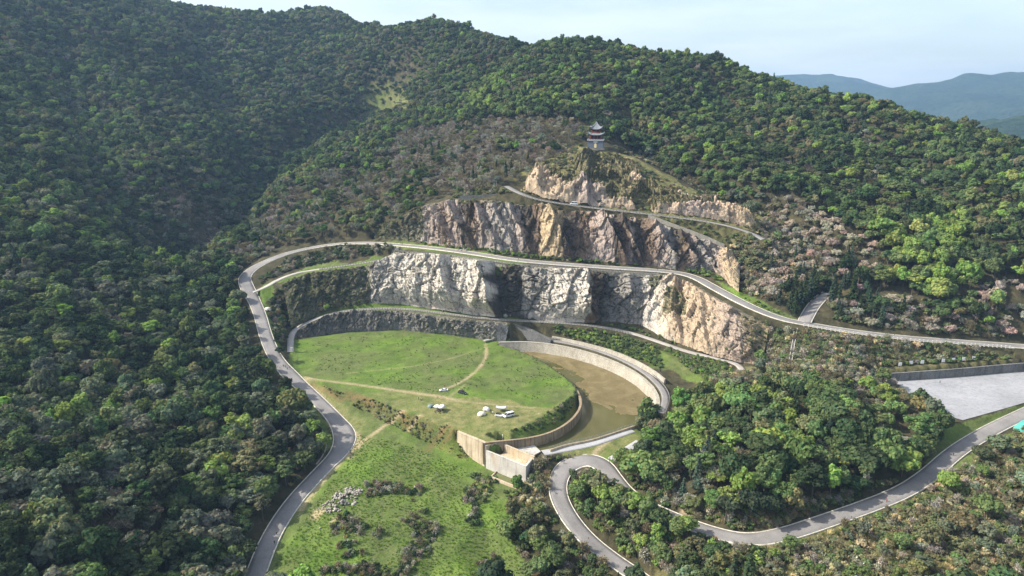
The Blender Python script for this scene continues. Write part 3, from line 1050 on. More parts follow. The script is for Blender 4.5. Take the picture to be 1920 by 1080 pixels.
def rockface(name, st, wz, prof, tints, ds=.42, dh=.42, amp=1.0, cell=(9, 11), seed=0, growth=None, ledge=0.0, lean=0.0, deep=0.0):
    """loft between the crest and the foot, broken into tilted blocks.
    prof: (photo x, how far the face stands forward in m); tints: (photo x, colour)"""
    T = np.array([W(*a) if wz else a for a, b in st])
    B = np.array([W(*b) if wz else b for a, b in st])
    s = np.r_[0, np.cumsum(np.linalg.norm(np.diff((T + B)[:, :2] / 2, axis=0), axis=1))]
    n = int(s[-1] / ds)
    u = np.linspace(0, s[-1], n)
    # smooth the station lines
    def rs(A):
        A = np.stack([np.interp(u, s, A[:, k]) for k in range(3)], 1)
        for _ in range(6):
            A[1:-1] = .25 * A[:-2] + .5 * A[1:-1] + .25 * A[2:]
        return A
    T, B = rs(T), rs(B)
    hmax = (T - B)[:, 2].max()
    slant = np.linalg.norm(T - B, axis=1).max()
    m = max(6, int(slant / dh))
    v = np.linspace(0, 1, m)
    P = T[None] * (1 - v)[:, None, None] + B[None] * v[:, None, None]       # row 0 = crest
    tan = np.gradient(P, axis=1)
    tan[..., 2] = 0
    dn = (B - T)[None] * np.ones((m, 1, 1))
    nr = np.cross(tan, dn)
    nr /= np.linalg.norm(nr, axis=2)[..., None] + 1e-9
    if nr[..., 1].mean() > 0 and abs(nr[..., 1].mean()) > .2:
        nr = -nr
    S, H = np.meshgrid(u, v)
    H = H * slant
    px, py, _ = proj(P[..., 0], P[..., 1], P[..., 2])
    # buttresses: saw-tooth set by the photo, edge bent by noise and leaning
    pxw = px + (fbm(S / 11, H / 11, 2, seed + 50) - .5) * 15 + (H / slant - .5) * lean
    off = np.interp(pxw, [a for a, _ in prof], [b for _, b in prof]) * 2.0
    wx, wy = S + (fbm(S / 8, H / 8, 2, seed + 60) - .5) * 3.5, H + (fbm(S / 8 + 9, H / 8, 2, seed + 61) - .5) * 3.5
    crk = np.zeros(S.shape)
    i, j, dx, dy, ed = cells((wx + .3 * wy) / cell[0], wy / cell[1], seed)
    off = off + amp * (2.2 * hash2(i, j, seed + 90) + 3.4 * dx * (hash2(i, j, seed + 91) * 1.8 - .45) + 1.8 * dy * (hash2(i, j, seed + 92) - .65))
    crk = crk + amp * 2.6 * np.clip(1 - ed / .06, 0, 1) * (hash2(i, j, seed + 93) > .3)
    part_ = hash2(i, j, seed + 97)                    # each big mass has its own joint set
    for k, (bw, bh, a, sh_) in enumerate(((.50, .42, 1.0, .22), (.24, .17, .5, -.15), (.10, .075, .22, .1))):
        ang = sh_ + (part_ - .5) * .9
        i, j, dx, dy, ed = blocks((wx * np.cos(ang) + wy * np.sin(ang) + part_ * 50) / (cell[0] * bw), (wy * np.cos(ang) - wx * np.sin(ang)) / (cell[1] * bh), seed + 11 * k)
        off = off + amp * a * (2.5 * hash2(i, j, seed + 94 + k) + 1.5 * dx * (hash2(i, j, seed + 95 + k) - .4) + 1.0 * dy * (hash2(i, j, seed + 96 + k) - .6))
        crk = crk + amp * a * 1.5 * np.clip(1 - ed / .10, 0, 1) * (hash2(i, j, seed + 98 + k) > .45)
    off = off - crk + (fbm(S / 1.6, H / 1.6, 2, seed + 70) - .5) * .3 * amp
    if name == 'rocky_slope':                         # rock breaks through the earth in places
        wa, wb = (fbm(S / 6, H / 6, 3, seed + 45) - .5) * 30, (fbm(S / 6, H / 6, 3, seed + 46) - .5) * 22
        inr = np.zeros(S.shape, bool)
        for q in ([(978, 372), (996, 334), (1030, 328), (1086, 346), (1088, 378), (1050, 380)], [(1086, 392), (1086, 345), (1112, 345), (1182, 362), (1188, 398)], [(1072, 302), (1118, 282), (1152, 308), (1150, 336), (1108, 343), (1080, 332)],
                  [(1150, 296), (1188, 313), (1214, 357), (1194, 366), (1160, 330)], [(1218, 352), (1262, 366), (1332, 392), (1395, 408), (1385, 428), (1290, 410), (1228, 400)], [(1365, 398), (1422, 392), (1428, 434), (1385, 432)]):
            inr |= inpoly(px + wa, py + wb, q)
        off = np.where(inr, off + 2.8, off - 7.0) + (fbm(S / 13, H / 9, 3, seed + 47) - .5) * 5
        deep = 6.0
    if ledge:
        off = off + ledge * np.floor(H / slant * 4 + (fbm(S / 14, H / 40, 2, seed + 44) - .5) * 1.8)
    off = np.maximum(off + .4 - deep, .35 - deep)
    endf = np.clip(np.minimum(S, S[:, -1:] - S) / 6, 0, 1)
    tf = np.clip(H / 2.2, 0, 1) * .8 + .2
    if deep:
        tf = np.where(off < 0, np.clip(H / 6.0, 0, 1), tf)
    bf = np.clip((slant - H) / 11.0, 0, 1) ** .8 * .8 + .2
    Q = P + nr * (off * endf * tf * bf)[..., None]
    Q[..., 2] += (fbm(S / 3, H / 3, 2, seed + 80) - .5) * .8 * amp
    cap = Q[0] - nr[0] * np.array([1, 1, 0]) * 2.6 * endf[0][:, None] - [0, 0, .5]
    foot = Q[-1] - [0, 0, 1.6]
    Q = np.concatenate([cap[None], Q, foot[None]], 0)
    mm = m + 2
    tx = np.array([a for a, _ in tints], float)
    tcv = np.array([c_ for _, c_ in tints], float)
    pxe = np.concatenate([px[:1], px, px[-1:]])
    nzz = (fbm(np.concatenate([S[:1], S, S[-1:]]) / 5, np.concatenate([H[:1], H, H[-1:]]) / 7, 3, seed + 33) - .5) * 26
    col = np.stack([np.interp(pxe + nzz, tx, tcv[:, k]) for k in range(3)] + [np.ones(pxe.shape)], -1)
    g = np.zeros(pxe.shape)
    if growth is not None:
        pye = np.concatenate([py[:1], py, py[-1:]])
        for poly, a in growth:
            g = np.maximum(g, inpoly(pxe + nzz * .5, pye + nzz * .3, poly) * a)
    F = grid_faces(mm, n)
    ROCKPTS.append((Q[1:-1], g[1:-1], nr))
    me = npmesh(name, Q.reshape(-1, 3), F, [M['rock']])
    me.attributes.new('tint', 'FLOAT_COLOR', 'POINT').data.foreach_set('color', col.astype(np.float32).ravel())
    me.attributes.new('growth', 'FLOAT', 'POINT').data.foreach_set('value', g.astype(np.float32).ravel())
    return me


RECESS_SHADE = (.075, .068, .062)  # near-black recess tone: deep shade painted into the rock colour
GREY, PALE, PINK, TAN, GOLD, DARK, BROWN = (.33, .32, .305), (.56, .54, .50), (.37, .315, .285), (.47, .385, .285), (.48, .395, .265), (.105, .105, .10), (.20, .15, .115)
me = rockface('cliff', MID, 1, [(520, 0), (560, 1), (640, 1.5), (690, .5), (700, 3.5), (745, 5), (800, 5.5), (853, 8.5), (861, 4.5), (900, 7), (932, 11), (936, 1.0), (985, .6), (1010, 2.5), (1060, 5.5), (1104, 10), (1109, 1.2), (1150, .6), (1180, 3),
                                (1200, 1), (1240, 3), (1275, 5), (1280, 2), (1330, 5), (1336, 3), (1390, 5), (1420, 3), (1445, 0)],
              [(520, DARK), (640, DARK), (690, GREY), (740, PALE), (852, PALE), (856, GREY), (864, PALE), (928, PALE), (934, RECESS_SHADE), (972, RECESS_SHADE), (986, GREY), (1010, GREY), (1035, PALE), (1101, PALE), (1106, BROWN), (1128, RECESS_SHADE), (1150, (.22, .215, .205)), (1195, GREY), (1230, PALE), (1270, TAN), (1330, TAN), (1390, PINK), (1425, GOLD)],  # darkest stops after each step back: recess shade painted over stained rock
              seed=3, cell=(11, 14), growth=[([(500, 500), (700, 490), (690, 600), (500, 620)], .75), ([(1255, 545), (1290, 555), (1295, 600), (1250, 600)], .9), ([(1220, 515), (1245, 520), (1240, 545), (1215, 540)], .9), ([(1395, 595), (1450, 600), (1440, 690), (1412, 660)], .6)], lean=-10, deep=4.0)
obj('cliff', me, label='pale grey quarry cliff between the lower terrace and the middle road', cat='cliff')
me = rockface('cliff', LOW, 1, [(540, 0), (600, .5), (700, 1), (760, .5), (800, 2), (830, 1), (880, 2.2), (890, .8), (925, 2), (960, .5)], [(540, DARK), (640, DARK), (720, (.15, .15, .145)), (760, (.22, .215, .205)), (830, (.24, .235, .225)), (900, (.20, .20, .19)), (940, GREY), (960, GREY)], ds=.36, dh=.36, amp=.75, cell=(5, 6.5), seed=23)  # dark greys: the shade on this face is put into its tint
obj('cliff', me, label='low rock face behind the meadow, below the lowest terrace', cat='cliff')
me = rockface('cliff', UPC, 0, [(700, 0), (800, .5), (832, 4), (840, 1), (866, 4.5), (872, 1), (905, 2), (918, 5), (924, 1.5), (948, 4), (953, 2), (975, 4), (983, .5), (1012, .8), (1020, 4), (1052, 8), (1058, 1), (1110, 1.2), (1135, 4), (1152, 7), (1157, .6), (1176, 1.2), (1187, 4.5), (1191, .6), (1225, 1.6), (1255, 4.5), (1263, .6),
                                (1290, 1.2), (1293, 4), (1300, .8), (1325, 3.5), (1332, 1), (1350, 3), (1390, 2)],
              [(690, DARK), (790, GREY), (810, PINK), (834, PINK), (838, BROWN), (848, PINK), (868, PINK), (874, RECESS_SHADE), (888, BROWN), (900, PINK), (950, GREY), (978, PINK), (986, RECESS_SHADE), (1010, BROWN), (1018, GOLD), (1052, GOLD), (1060, RECESS_SHADE), (1100, BROWN), (1118, PINK), (1151, PINK), (1158, RECESS_SHADE), (1176, BROWN), (1185, PINK), (1192, RECESS_SHADE), (1222, BROWN), (1240, PINK), (1258, GREY), (1266, RECESS_SHADE), (1288, BROWN), (1295, PINK), (1302, DARK), (1320, GREY), (1350, PINK), (1362, TAN), (1400, GOLD)],  # dark stops behind each buttress are painted shade on browner rock
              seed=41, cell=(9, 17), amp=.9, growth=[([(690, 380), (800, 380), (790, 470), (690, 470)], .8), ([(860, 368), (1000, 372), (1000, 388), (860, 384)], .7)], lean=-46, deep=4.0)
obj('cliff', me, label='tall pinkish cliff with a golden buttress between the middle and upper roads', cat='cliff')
me = rockface('rocky_slope', CRAG, 0, [(970, 1), (1010, 4), (1014, 1), (1080, 1), (1100, 3), (1104, .5), (1150, .5), (1190, 2), (1250, 1), (1420, 1)],
              [(970, TAN), (1060, TAN), (1100, PINK), (1160, TAN), (1240, TAN), (1300, PINK), (1380, TAN), (1420, GOLD)], ds=.6, dh=.6, amp=1.5, cell=(11, 8), seed=67, ledge=1.2,
              growth=[([(1020, 300), (1100, 285), (1180, 300), (1180, 350), (1060, 356), (1030, 335)], 1.0), ([(1120, 350), (1220, 352), (1330, 395), (1220, 392), (1140, 378)], 1.0), ([(1180, 300), (1290, 350), (1400, 400), (1280, 370), (1180, 330)], .9), ([(1080, 335), (1140, 335), (1240, 375), (1240, 400), (1150, 380)], .6)])
obj('rocky_slope', me, label='broken tan rock slope below the pagoda, above the upper road', cat='rock slope')
me = rockface('rock_outcrop', SPURROCK, 1, [(1220, 1), (1260, 2), (1300, 2), (1320, 1)], [(1220, PINK), (1260, TAN), (1320, PALE)], ds=.45, dh=.45, amp=.6, cell=(4, 5), seed=88)
obj('rock_outcrop', me, label='small tan rock outcrop at the bend of the basin road', cat='rock')

# ------------------------------------------------------------------ basin, dam and walls
def masonry(name, lo, hi, s=.55, stain=.6):
    t = NT(name, .95, .1)
    p = t.pos()
    vo = t.n('TexVoronoi', feature='F1')
    vo.inputs['Scale'].default_value = 1.0
    t.l(t.scaled(p, (1 / s * .7, 1 / s * .7, 1 / s)), vo.inputs['Vector'])
    a = t.noise(p, .15, 5, .6)
    b = t.noise(p, 1.8, 4, .65)
    st = t.noise(t.scaled(p, (.5, .5, .06)), 1.0, 5, .6)
    c = t.ramp(a, [(.3, lo), (.7, hi)])
    c = t.mix(1.0, c, t.ramp(vo.outputs['Distance'], [(.2, 1.08), (.6, .72)]), 'MULTIPLY')
    c = t.mix(1.0, c, t.ramp(b, [(.3, .8), (.7, 1.1)]), 'MULTIPLY')
    c = t.mix(stain, c, t.ramp(st, [(.32, (.45, .42, .36)), (.5, (1, 1, 1))]), 'MULTIPLY')
    t.color(c)
    t.bump(vo.outputs['Distance'], .6, -.15)


def concrete(name, lo, hi, stain=.7):
    t = NT(name, .93, .12)
    p = t.pos()
    a = t.noise(p, .18, 5, .6)
    b = t.noise(p, 2.2, 4, .65)
    st = t.noise(t.scaled(p, (.9, .9, .07)), 1.0, 5, .65)
    rust = t.noise(t.scaled(p, (.35, .35, .05)), 1.0, 4, .6)
    c = t.ramp(a, [(.3, lo), (.7, hi)])
    c = t.mix(1.0, c, t.ramp(b, [(.3, .86), (.7, 1.08)]), 'MULTIPLY')
    c = t.mix(stain, c, t.ramp(st, [(.33, (.40, .36, .30)), (.52, (1, 1, 1))]), 'MULTIPLY')
    c = t.mix(t.rng(rust, .56, .72, 0, .55), c, (.42, .25, .10))
    t.color(c)
    t.bump(b, .3, .08)


masonry('pale_masonry', (.37, .34, .275), (.50, .465, .385), .45, .35)
masonry('grey_masonry', (.16, .16, .15), (.25, .245, .23), .4, .6)
concrete('concrete', (.42, .345, .24), (.54, .46, .33))
concrete('shaded_concrete', (.24, .185, .12), (.34, .27, .18), .9)  # darker copy of concrete, the curved wall's shade painted into its colour
concrete('old_concrete', (.40, .38, .34), (.54, .52, .47))


def wall(name, P, top, foot, th, mat, batter=0., side=1, cope=None, parent=None, **kw):
    """a wall along P (x, y, z of crest); its face looks to `side`"""
    P = np.asarray(P, float)
    ft = np.broadcast_to(np.asarray(foot, float), (len(P),))
    h = P[:, 2] + top - ft
    A = offset(P, np.zeros(len(P)))
    L = []
    for d, z in ((-side * th, ft), (-side * th, P[:, 2] + top), (np.zeros(len(P)), P[:, 2] + top), (side * batter * h, ft)):
        Q = offset(P, d)
        Q[:, 2] = z
        L.append(Q)
    V = np.stack(L, 1).reshape(-1, 3)
    F = grid_faces(len(P), 4)
    F = F if side > 0 else F[:, ::-1]
    Fl = F.tolist() + [[0, 1, 2, 3], [len(V) - 1, len(V) - 2, len(V) - 3, len(V) - 4]]
    o = obj(name, npmesh(name, V, Fl, [M[mat]]), parent, **kw)
    if cope:
        L = []
        for d, z in ((side * .12, top - .02), (side * .12, top + cope), (-side * (th + .12), top + cope), (-side * (th + .12), top - .02)):
            Q = offset(P, np.full(len(P), d))
            Q[:, 2] += z
            L.append(Q)
        V = np.stack(L, 1).reshape(-1, 3)
        F = grid_faces(len(P), 4)
        F = F[:, ::-1] if side > 0 else F
        obj('coping', npmesh('coping', V, F.tolist() + [[0, 1, 2, 3], [len(V) - 1, len(V) - 2, len(V) - 3, len(V) - 4]], [M[mat]]), o)
    return o


wall('basin_wall', outl, .2, -9, 1.6, 'pale_masonry', .22, -1, .18, label='sunlit curved masonry wall around the far side of the muddy basin', cat='wall')
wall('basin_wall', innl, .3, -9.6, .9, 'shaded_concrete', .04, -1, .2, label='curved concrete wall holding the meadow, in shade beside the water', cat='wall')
wall('basin_wall', nearl, .2, -9.6, .8, 'concrete', .0, 1, None, label='low concrete wall along the near edge of the basin water', cat='wall')
up_wall = smooth_line(line([(1035, 631, 2.6), (1080, 640, 2.8), (1140, 655, 3.2), (1190, 675, 3.6), (1228, 697, 3.8), (1246, 712, 3.4)]), 1.5)
wall('retaining_wall', up_wall, .3, .2, .8, 'pale_masonry', .15, -1, None, label='pale stone retaining wall above the road that rounds the basin', cat='wall')
# water and mud
t = NT('water', .09, .5)
p = t.pos()
t.color(t.ramp(t.noise(p, .045, 4), [(.35, (.080, .078, .028)), (.65, (.110, .105, .042))]))
t.bump(t.noise(p, 1.2, 3), .12, .05)
wp = np.vstack([BASIN_POLY])
obj('water', npmesh('water', np.c_[wp, np.full(len(wp), WATER_Z)], [tuple(range(len(wp)))[::-1]], [M['water']]), kind='structure')
t = NT('mud', .45, .4)
p = t.pos()
n1, n2 = t.noise(p, .09, 6, .65, .8), t.noise(p, .8, 5, .65)
c = t.ramp(n1, [(.3, (.110, .086, .032)), (.5, (.160, .125, .052)), (.7, (.225, .185, .092))])
t.color(t.mix(1.0, c, t.ramp(n2, [(.3, .75), (.7, 1.15)]), 'MULTIPLY'))
t.bump(n2, .5, .2)
mx0, my0, mx1, my1 = *wp.min(0), *wp.max(0)
xs, ys = np.arange(mx0, mx1, .8), np.arange(my0, my1, .8)
X, Y = np.meshgrid(xs, ys)
ppx, ppy, _ = proj(X, Y, np.full(X.shape, WATER_Z))
shore = smooth_line(np.array([[*W(x, y, WATER_Z)[:2], 0] for x, y in ((1000, 690), (1070, 690), (1096, 740), (1110, 752), (1150, 765), (1185, 785), (1215, 800))]), 2)
side_ = inpoly(ppx, ppy, [(940, 630), (1300, 640), (1300, 790), (1205, 793), (1180, 778), (1150, 762), (1115, 748), (1098, 735), (1085, 705), (1040, 680), (990, 665)])
dsh, _ = dist_poly(X, Y, shore, 60)
Z = WATER_Z + np.where(side_, 1, -1) * np.where(side_, np.minimum(dsh * .03, .22), np.minimum(dsh * .05, .55)) + (fbm(X / 9, Y / 9, 4, 5) - .5) * .55 + (fbm(X / 2, Y / 2, 3, 6) - .5) * .16
kin = inpoly(X, Y, wp)
kf = kin[:-1, :-1] | kin[1:, 1:] | kin[1:, :-1] | kin[:-1, 1:]
obj('mud_flat', npmesh('mud_flat', np.stack([X, Y, Z], -1).reshape(-1, 3), grid_faces(*X.shape, kf), [M['mud']], True), kind='structure')

# dam front: high wall, spillway chamber, plunge pool
dam_top = line([(857, 811, 0), (909.6, 832.6, 0)])
wall('dam_wall', smooth_line(dam_top, 2, 0), .35, np.linspace(-6, -12.5, len(smooth_line(dam_top, 2, 0))), 1.2, 'concrete', .06, -1, .15, label='tall stained concrete dam wall below the meadow corner', cat='wall')
chamber = empty('spillway_chamber', W(950, 860, -6), label='open concrete spillway chamber beside the tall dam wall', cat='spillway')
cl = np.array(chamber.location)


def chwall(name, pts, top, foot, th, mat, side):
    P = smooth_line(line(pts), 2, 0)
    o = wall(name, P - [cl[0], cl[1], 0], top, foot, th, mat, .0, side, .12, chamber)
    o.location = (0, 0, -cl[2])
    return o


chwall('front_wall', [(911, 845.5, -2.6), (986, 875, -2.6)], 0, -12.5, .8, 'old_concrete', -1)
chwall('rear_wall', [(938, 831, -1.6), (1001, 857, -1.6)], 0, -8, .7, 'concrete', -1)
chwall('side_wall', [(911, 836, -.6), (937, 830, -.6)], 0, -8, .7, 'concrete', -1)
chwall('end_wall', [(986, 875, -2.8), (1001, 857.5, -2.8)], 0, -12, .8, 'old_concrete', -1)
fl = line([(912, 846, -5.2), (939, 838, -5.2), (1001, 863, -5.2), (986, 878, -5.2)])
mb = MB()
mb.loft([[tuple(q - cl - [0, 0, .6]) for q in fl], [tuple(q - cl) for q in fl]])
mb.build('floor', M['concrete'], chamber)
pf = line([(944, 832, -4.3), (1001, 834, -4.3), (1014, 846, -4.3), (1002, 853, -4.3)])
mb = MB()
mb.loft([[tuple(q - [0, 0, .5]) for q in pf], [tuple(q) for q in pf]])
mb.build('concrete_apron', M['old_concrete'], kind='structure')
pool = line([(931, 884, -10.6), (981, 905, -10.6), (968, 913, -10.6), (921, 894, -10.6)])
plain('pool_water', (.115, .125, .045), .1, .1, .2, 0, .5)
rim_ = MB()
for a, b in ((2, 3), (3, 0), (1, 2)):
    d = pool[b] - pool[a]
    rim_.box((pool[a] + pool[b]) / 2 - [0, 0, .5], (np.linalg.norm(d) + .5, .5, 1.6), math.atan2(d[1], d[0]))
o = rim_.build('plunge_pool', M['concrete'], label='narrow concrete pool of green water at the foot of the spillway', cat='pool')
obj('water', npmesh('water', pool + [0, 0, -.25], [(3, 2, 1, 0)], [M['pool_water']]), o)

# stair ramp walls behind the basin head
rampw = line([(952, 604, 10.3), (990, 620, 6.5), (1032, 641, 1.5)])
P = smooth_line(rampw, 2, 1)
wall('stair_ramp', P, .6, .0, 3.2, 'grey_masonry', .02, -1, .15, label='dark masonry stair ramp from the lower terrace down to the basin', cat='ramp')
mb = MB()
a, b = hit(907, 643), hit(933, 633)
d = b - a
rz = math.atan2(d[1], d[0])
L = np.linalg.norm(d[:2])
fb = empty('footbridge', (a + b) / 2 + [0, 0, .5], rz, label='short pale plank footbridge at the back corner of the meadow', cat='footbridge')
for k in range(9):
    mb = MB()
    mb.box((0, 0, 0), (L / 9 * .88, 2.2, .18))
    mb.build('plank', M['path'], fb, loc=(-L / 2 + L / 9 * (k + .5), 0, .2 + .03 * (k % 3)))
for s_ in (-1, 1):
    mb = MB()
    mb.box((0, 0, -.2), (L, .3, .6))
    mb.build('beam', M['old_concrete'], fb, loc=(0, s_ * .8, 0))

# upper retaining walls
wl = np.array([D(862, 372, 492), D(900, 371, 491), D(962, 366, 490)])
wall('retaining_wall', smooth_line(wl, 2, 1), 1.8, wl[:, 2].min() - 3, .6, 'grey_masonry', .05, -1, None, label='grey retaining wall in shrubs above the left of the upper cliff', cat='wall')
wl = np.array([D(1215, 407, 469.5), D(1280, 431, 463), D(1320, 446, 459.5), D(1358, 463, 456)])
wl = smooth_line(wl, 2, 1)
wall('retaining_wall', offset(wl, -.8), 2.0, wl[:, 2] - 3.5, .6, 'pale_masonry', .05, -1, None, label='pale sloping wall along the right crest of the upper cliff', cat='wall')
wl = smooth_line(line([(748, 472, 46.8), (830, 477.5, 46.9), (900, 486.5, 46.2), (960, 494.5, 45.3), (1050, 501.5, 43.4), (1150, 508.5, 41.4), (1235, 514, 39.8)]), 2, 1)
wall('retaining_wall', offset(wl, -.9), .3, wl[:, 2] - 3.2, .6, 'pale_masonry', .04, -1, None, label='long masonry parapet wall under the middle road railing', cat='wall')
pw = smooth_line(line([(1650, 703, 8), (1700, 700, 8.2), (1800, 693, 8.3), (1890, 684.5, 8.4), (1990, 678, 8.4)]), 2, 1)
wall('retaining_wall', pw, .3, 3.2, .8, 'grey_masonry', .06, -1, .15, label='grey retaining wall along the back of the parking court', cat='wall')
# ------------------------------------------------------------------ vegetation
def leaf_material(name, trans=.35):
    m = bpy.data.materials.new(name)
    m.use_nodes = True
    M[name] = m
    t = m.node_tree
    for n_ in list(t.nodes):
        if n_.type != 'OUTPUT_MATERIAL':
            t.nodes.remove(n_)
    out = t.nodes['Material Output']
    a = t.nodes.new('ShaderNodeAttribute')
    a.attribute_type, a.attribute_name = 'INSTANCER', 'tint'
    b = t.nodes.new('ShaderNodeAttribute')
    b.attribute_name = 'leaf'
    mu = t.nodes.new('ShaderNodeVectorMath')
    mu.operation = 'MULTIPLY'
    t.links.new(a.outputs['Color'], mu.inputs[0])
    t.links.new(b.outputs['Color'], mu.inputs[1])
    d = t.nodes.new('ShaderNodeBsdfDiffuse')
    t.links.new(mu.outputs[0], d.inputs[0])
    if trans:
        tr = t.nodes.new('ShaderNodeBsdfTranslucent')
        w = t.nodes.new('ShaderNodeVectorMath')
        w.operation = 'MULTIPLY'
        w.inputs[1].default_value = (1.25, 1.35, .7)
        t.links.new(mu.outputs[0], w.inputs[0])
        t.links.new(w.outputs[0], tr.inputs[0])
        mx = t.nodes.new('ShaderNodeMixShader')
        mx.inputs[0].default_value = trans
        t.links.new(d.outputs[0], mx.inputs[1])
        t.links.new(tr.outputs[0], mx.inputs[2])
        t.links.new(mx.outputs[0], out.inputs[0])
    else:
        t.links.new(d.outputs[0], out.inputs[0])
    return m


leaf_material('leaf', .25)
leaf_material('twig', 0)
plain('bark', (.085, .072, .058), .95, .3, 2)
plain('pale_bark', (.20, .185, .16), .95, .25, 2)


def icos(sub):
    import bmesh
    bm = bmesh.new()
    bmesh.ops.create_icosphere(bm, subdivisions=sub, radius=1)
    V = np.array([v.co[:] for v in bm.verts])
    F = np.array([[v.index for v in f.verts] for f in bm.faces])
    bm.free()
    return V, F


ICO_V, ICO_F = icos(1)


def quads(c, n, size, g, asp=1.0, roll=None):
    """leaf quads at c facing n"""
    n = n / (np.linalg.norm(n, axis=1)[:, None] + 1e-9)
    a = np.cross(n, g.normal(size=n.shape))
    a /= np.linalg.norm(a, axis=1)[:, None] + 1e-9
    b = np.cross(n, a)
    s = np.asarray(size)[:, None]
    V = np.stack([c - a * s - b * s * asp, c + a * s * .8 - b * s * asp, c + a * s + b * s * asp, c - a * s * .8 + b * s * asp], 1)
    return V.reshape(-1, 3)


class Tree:
    """parts: crown arrays and trunk arrays"""
    def __init__(s):
        s.cv, s.cf, s.cl = [], [], []
        s.tv, s.tf = [], []
        s.nc = s.ntk = 0

    def core(s, V, F, l):
        s.cv.append(V)
        s.cf += [tuple(q) for q in (F + s.nc).tolist()]
        s.cl.append(np.repeat(np.array([[*l]]), len(V), 0))
        s.nc += len(V)

    def leaves(s, V, l):
        n = len(V) // 4
        s.cv.append(V)
        s.cf += [tuple(q) for q in (np.arange(n * 4).reshape(n, 4) + s.nc).tolist()]
        s.cl.append(np.repeat(l, 4, 0))
        s.nc += len(V)

    def limb(s, p, q, r0, r1, n=5):
        mb = MB()
        mb.tube(p, q, r0, r1, n, cap=False)
        b = sum(len(x) for x in s.tv)
        s.tv.append(np.array(mb.v))
        s.tf += [tuple(i + b for i in f) for f in mb.f]

    def meshes(s, name, leafmat, bark):
        cv, cl = np.vstack(s.cv), np.vstack(s.cl)
        tv = np.vstack(s.tv)
        cm = npmesh('crown', cv, s.cf, [M[leafmat]])
        tm = npmesh('trunk', tv, s.tf, [M[bark]])
        jm = npmesh(name, np.vstack([cv, tv]), s.cf + [tuple(i + len(cv) for i in f) for f in s.tf], [M[leafmat], M[bark]], midx=[0] * len(s.cf) + [1] * len(s.tf))
        for me_, L in ((cm, cl), (jm, np.vstack([cl, np.ones((len(tv), 3))]))):
            me_.attributes.new('leaf', 'FLOAT_COLOR', 'POINT').data.foreach_set('color', np.c_[L, np.ones(len(L))].astype(np.float32).ravel())
        return cm, tm, jm


def lv(g, n, lo=.72, hi=1.3, warm=.12):
    k = g.uniform(lo, hi, n)[:, None]
    w = g.normal(0, warm, n)[:, None]
    return k * np.c_[1 + w, np.ones((n, 1)), 1 - w * .5]


def round_tree(seed, nl=18, rx=2.9, zc=5.6, rz=2.3, lr=(1.1, 1.75), per=80, ls=(.22, .40), flat=1.0, leafmat='leaf', trunk=True, core=.88):
    g = np.random.default_rng(seed)
    t = Tree()
    Cs, Rs = [], []
    for k in range(nl):
        for _ in range(30):
            d = g.normal(size=3)
            d /= np.linalg.norm(d)
            if d[2] > -.45:
                break
        f = g.uniform(.55, 1.05)
        c = np.array([d[0] * rx * f, d[1] * rx * f, zc + d[2] * rz * f])
        Cs.append(c)
        Rs.append(g.uniform(*lr) * (1.1 - .25 * abs(d[2])))
    Cs.append(np.array([0, 0, zc]))
    Rs.append(min(rx, rz) * .8)
    Cs, Rs = np.array(Cs), np.array(Rs)
    for c, r in zip(Cs, Rs):
        V = ICO_V * (r * core) * (1 + g.uniform(-.16, .16, (len(ICO_V), 1))) * [1, 1, flat] + c
        t.core(V, ICO_F, (.8, .8, .8))
        n = int(per * (r / 1.4) ** 2)
        d = g.normal(size=(n, 3))
        d /= np.linalg.norm(d, axis=1)[:, None]
        p = c + d * r * g.uniform(.82, 1.12, (n, 1)) * [1, 1, flat]
        ins_ = np.zeros(n, bool)
        for c2, r2 in zip(Cs, Rs):
            if c2 is not c and not np.allclose(c2, c):
                ins_ |= (((p - c2) / [1, 1, flat]) ** 2).sum(1) < (r2 * .82) ** 2
        ok = ~ins_ & (d[:, 2] > -.75)
        p, d = p[ok], d[ok]
        nn = d * [1, 1, 1 / flat] + g.normal(0, .33, d.shape) + [0, 0, .1]
        t.leaves(quads(p, nn, g.uniform(*ls, len(p)), g), lv(g, len(p)))
    if trunk:
        t.limb((0, 0, -.6), (.1, .05, zc * .6), .24, .17)
        t.limb((.1, .05, zc * .55), (0, 0, zc + rz * .4), .17, .07)
        for k in range(5):
            c = Cs[k]
            t.limb((.1, .05, zc * (.45 + .06 * k)), tuple(c), .1, .04, 4)
    else:
        t.limb((0, 0, -.4), (0, 0, zc), .06, .03, 4)
    return t


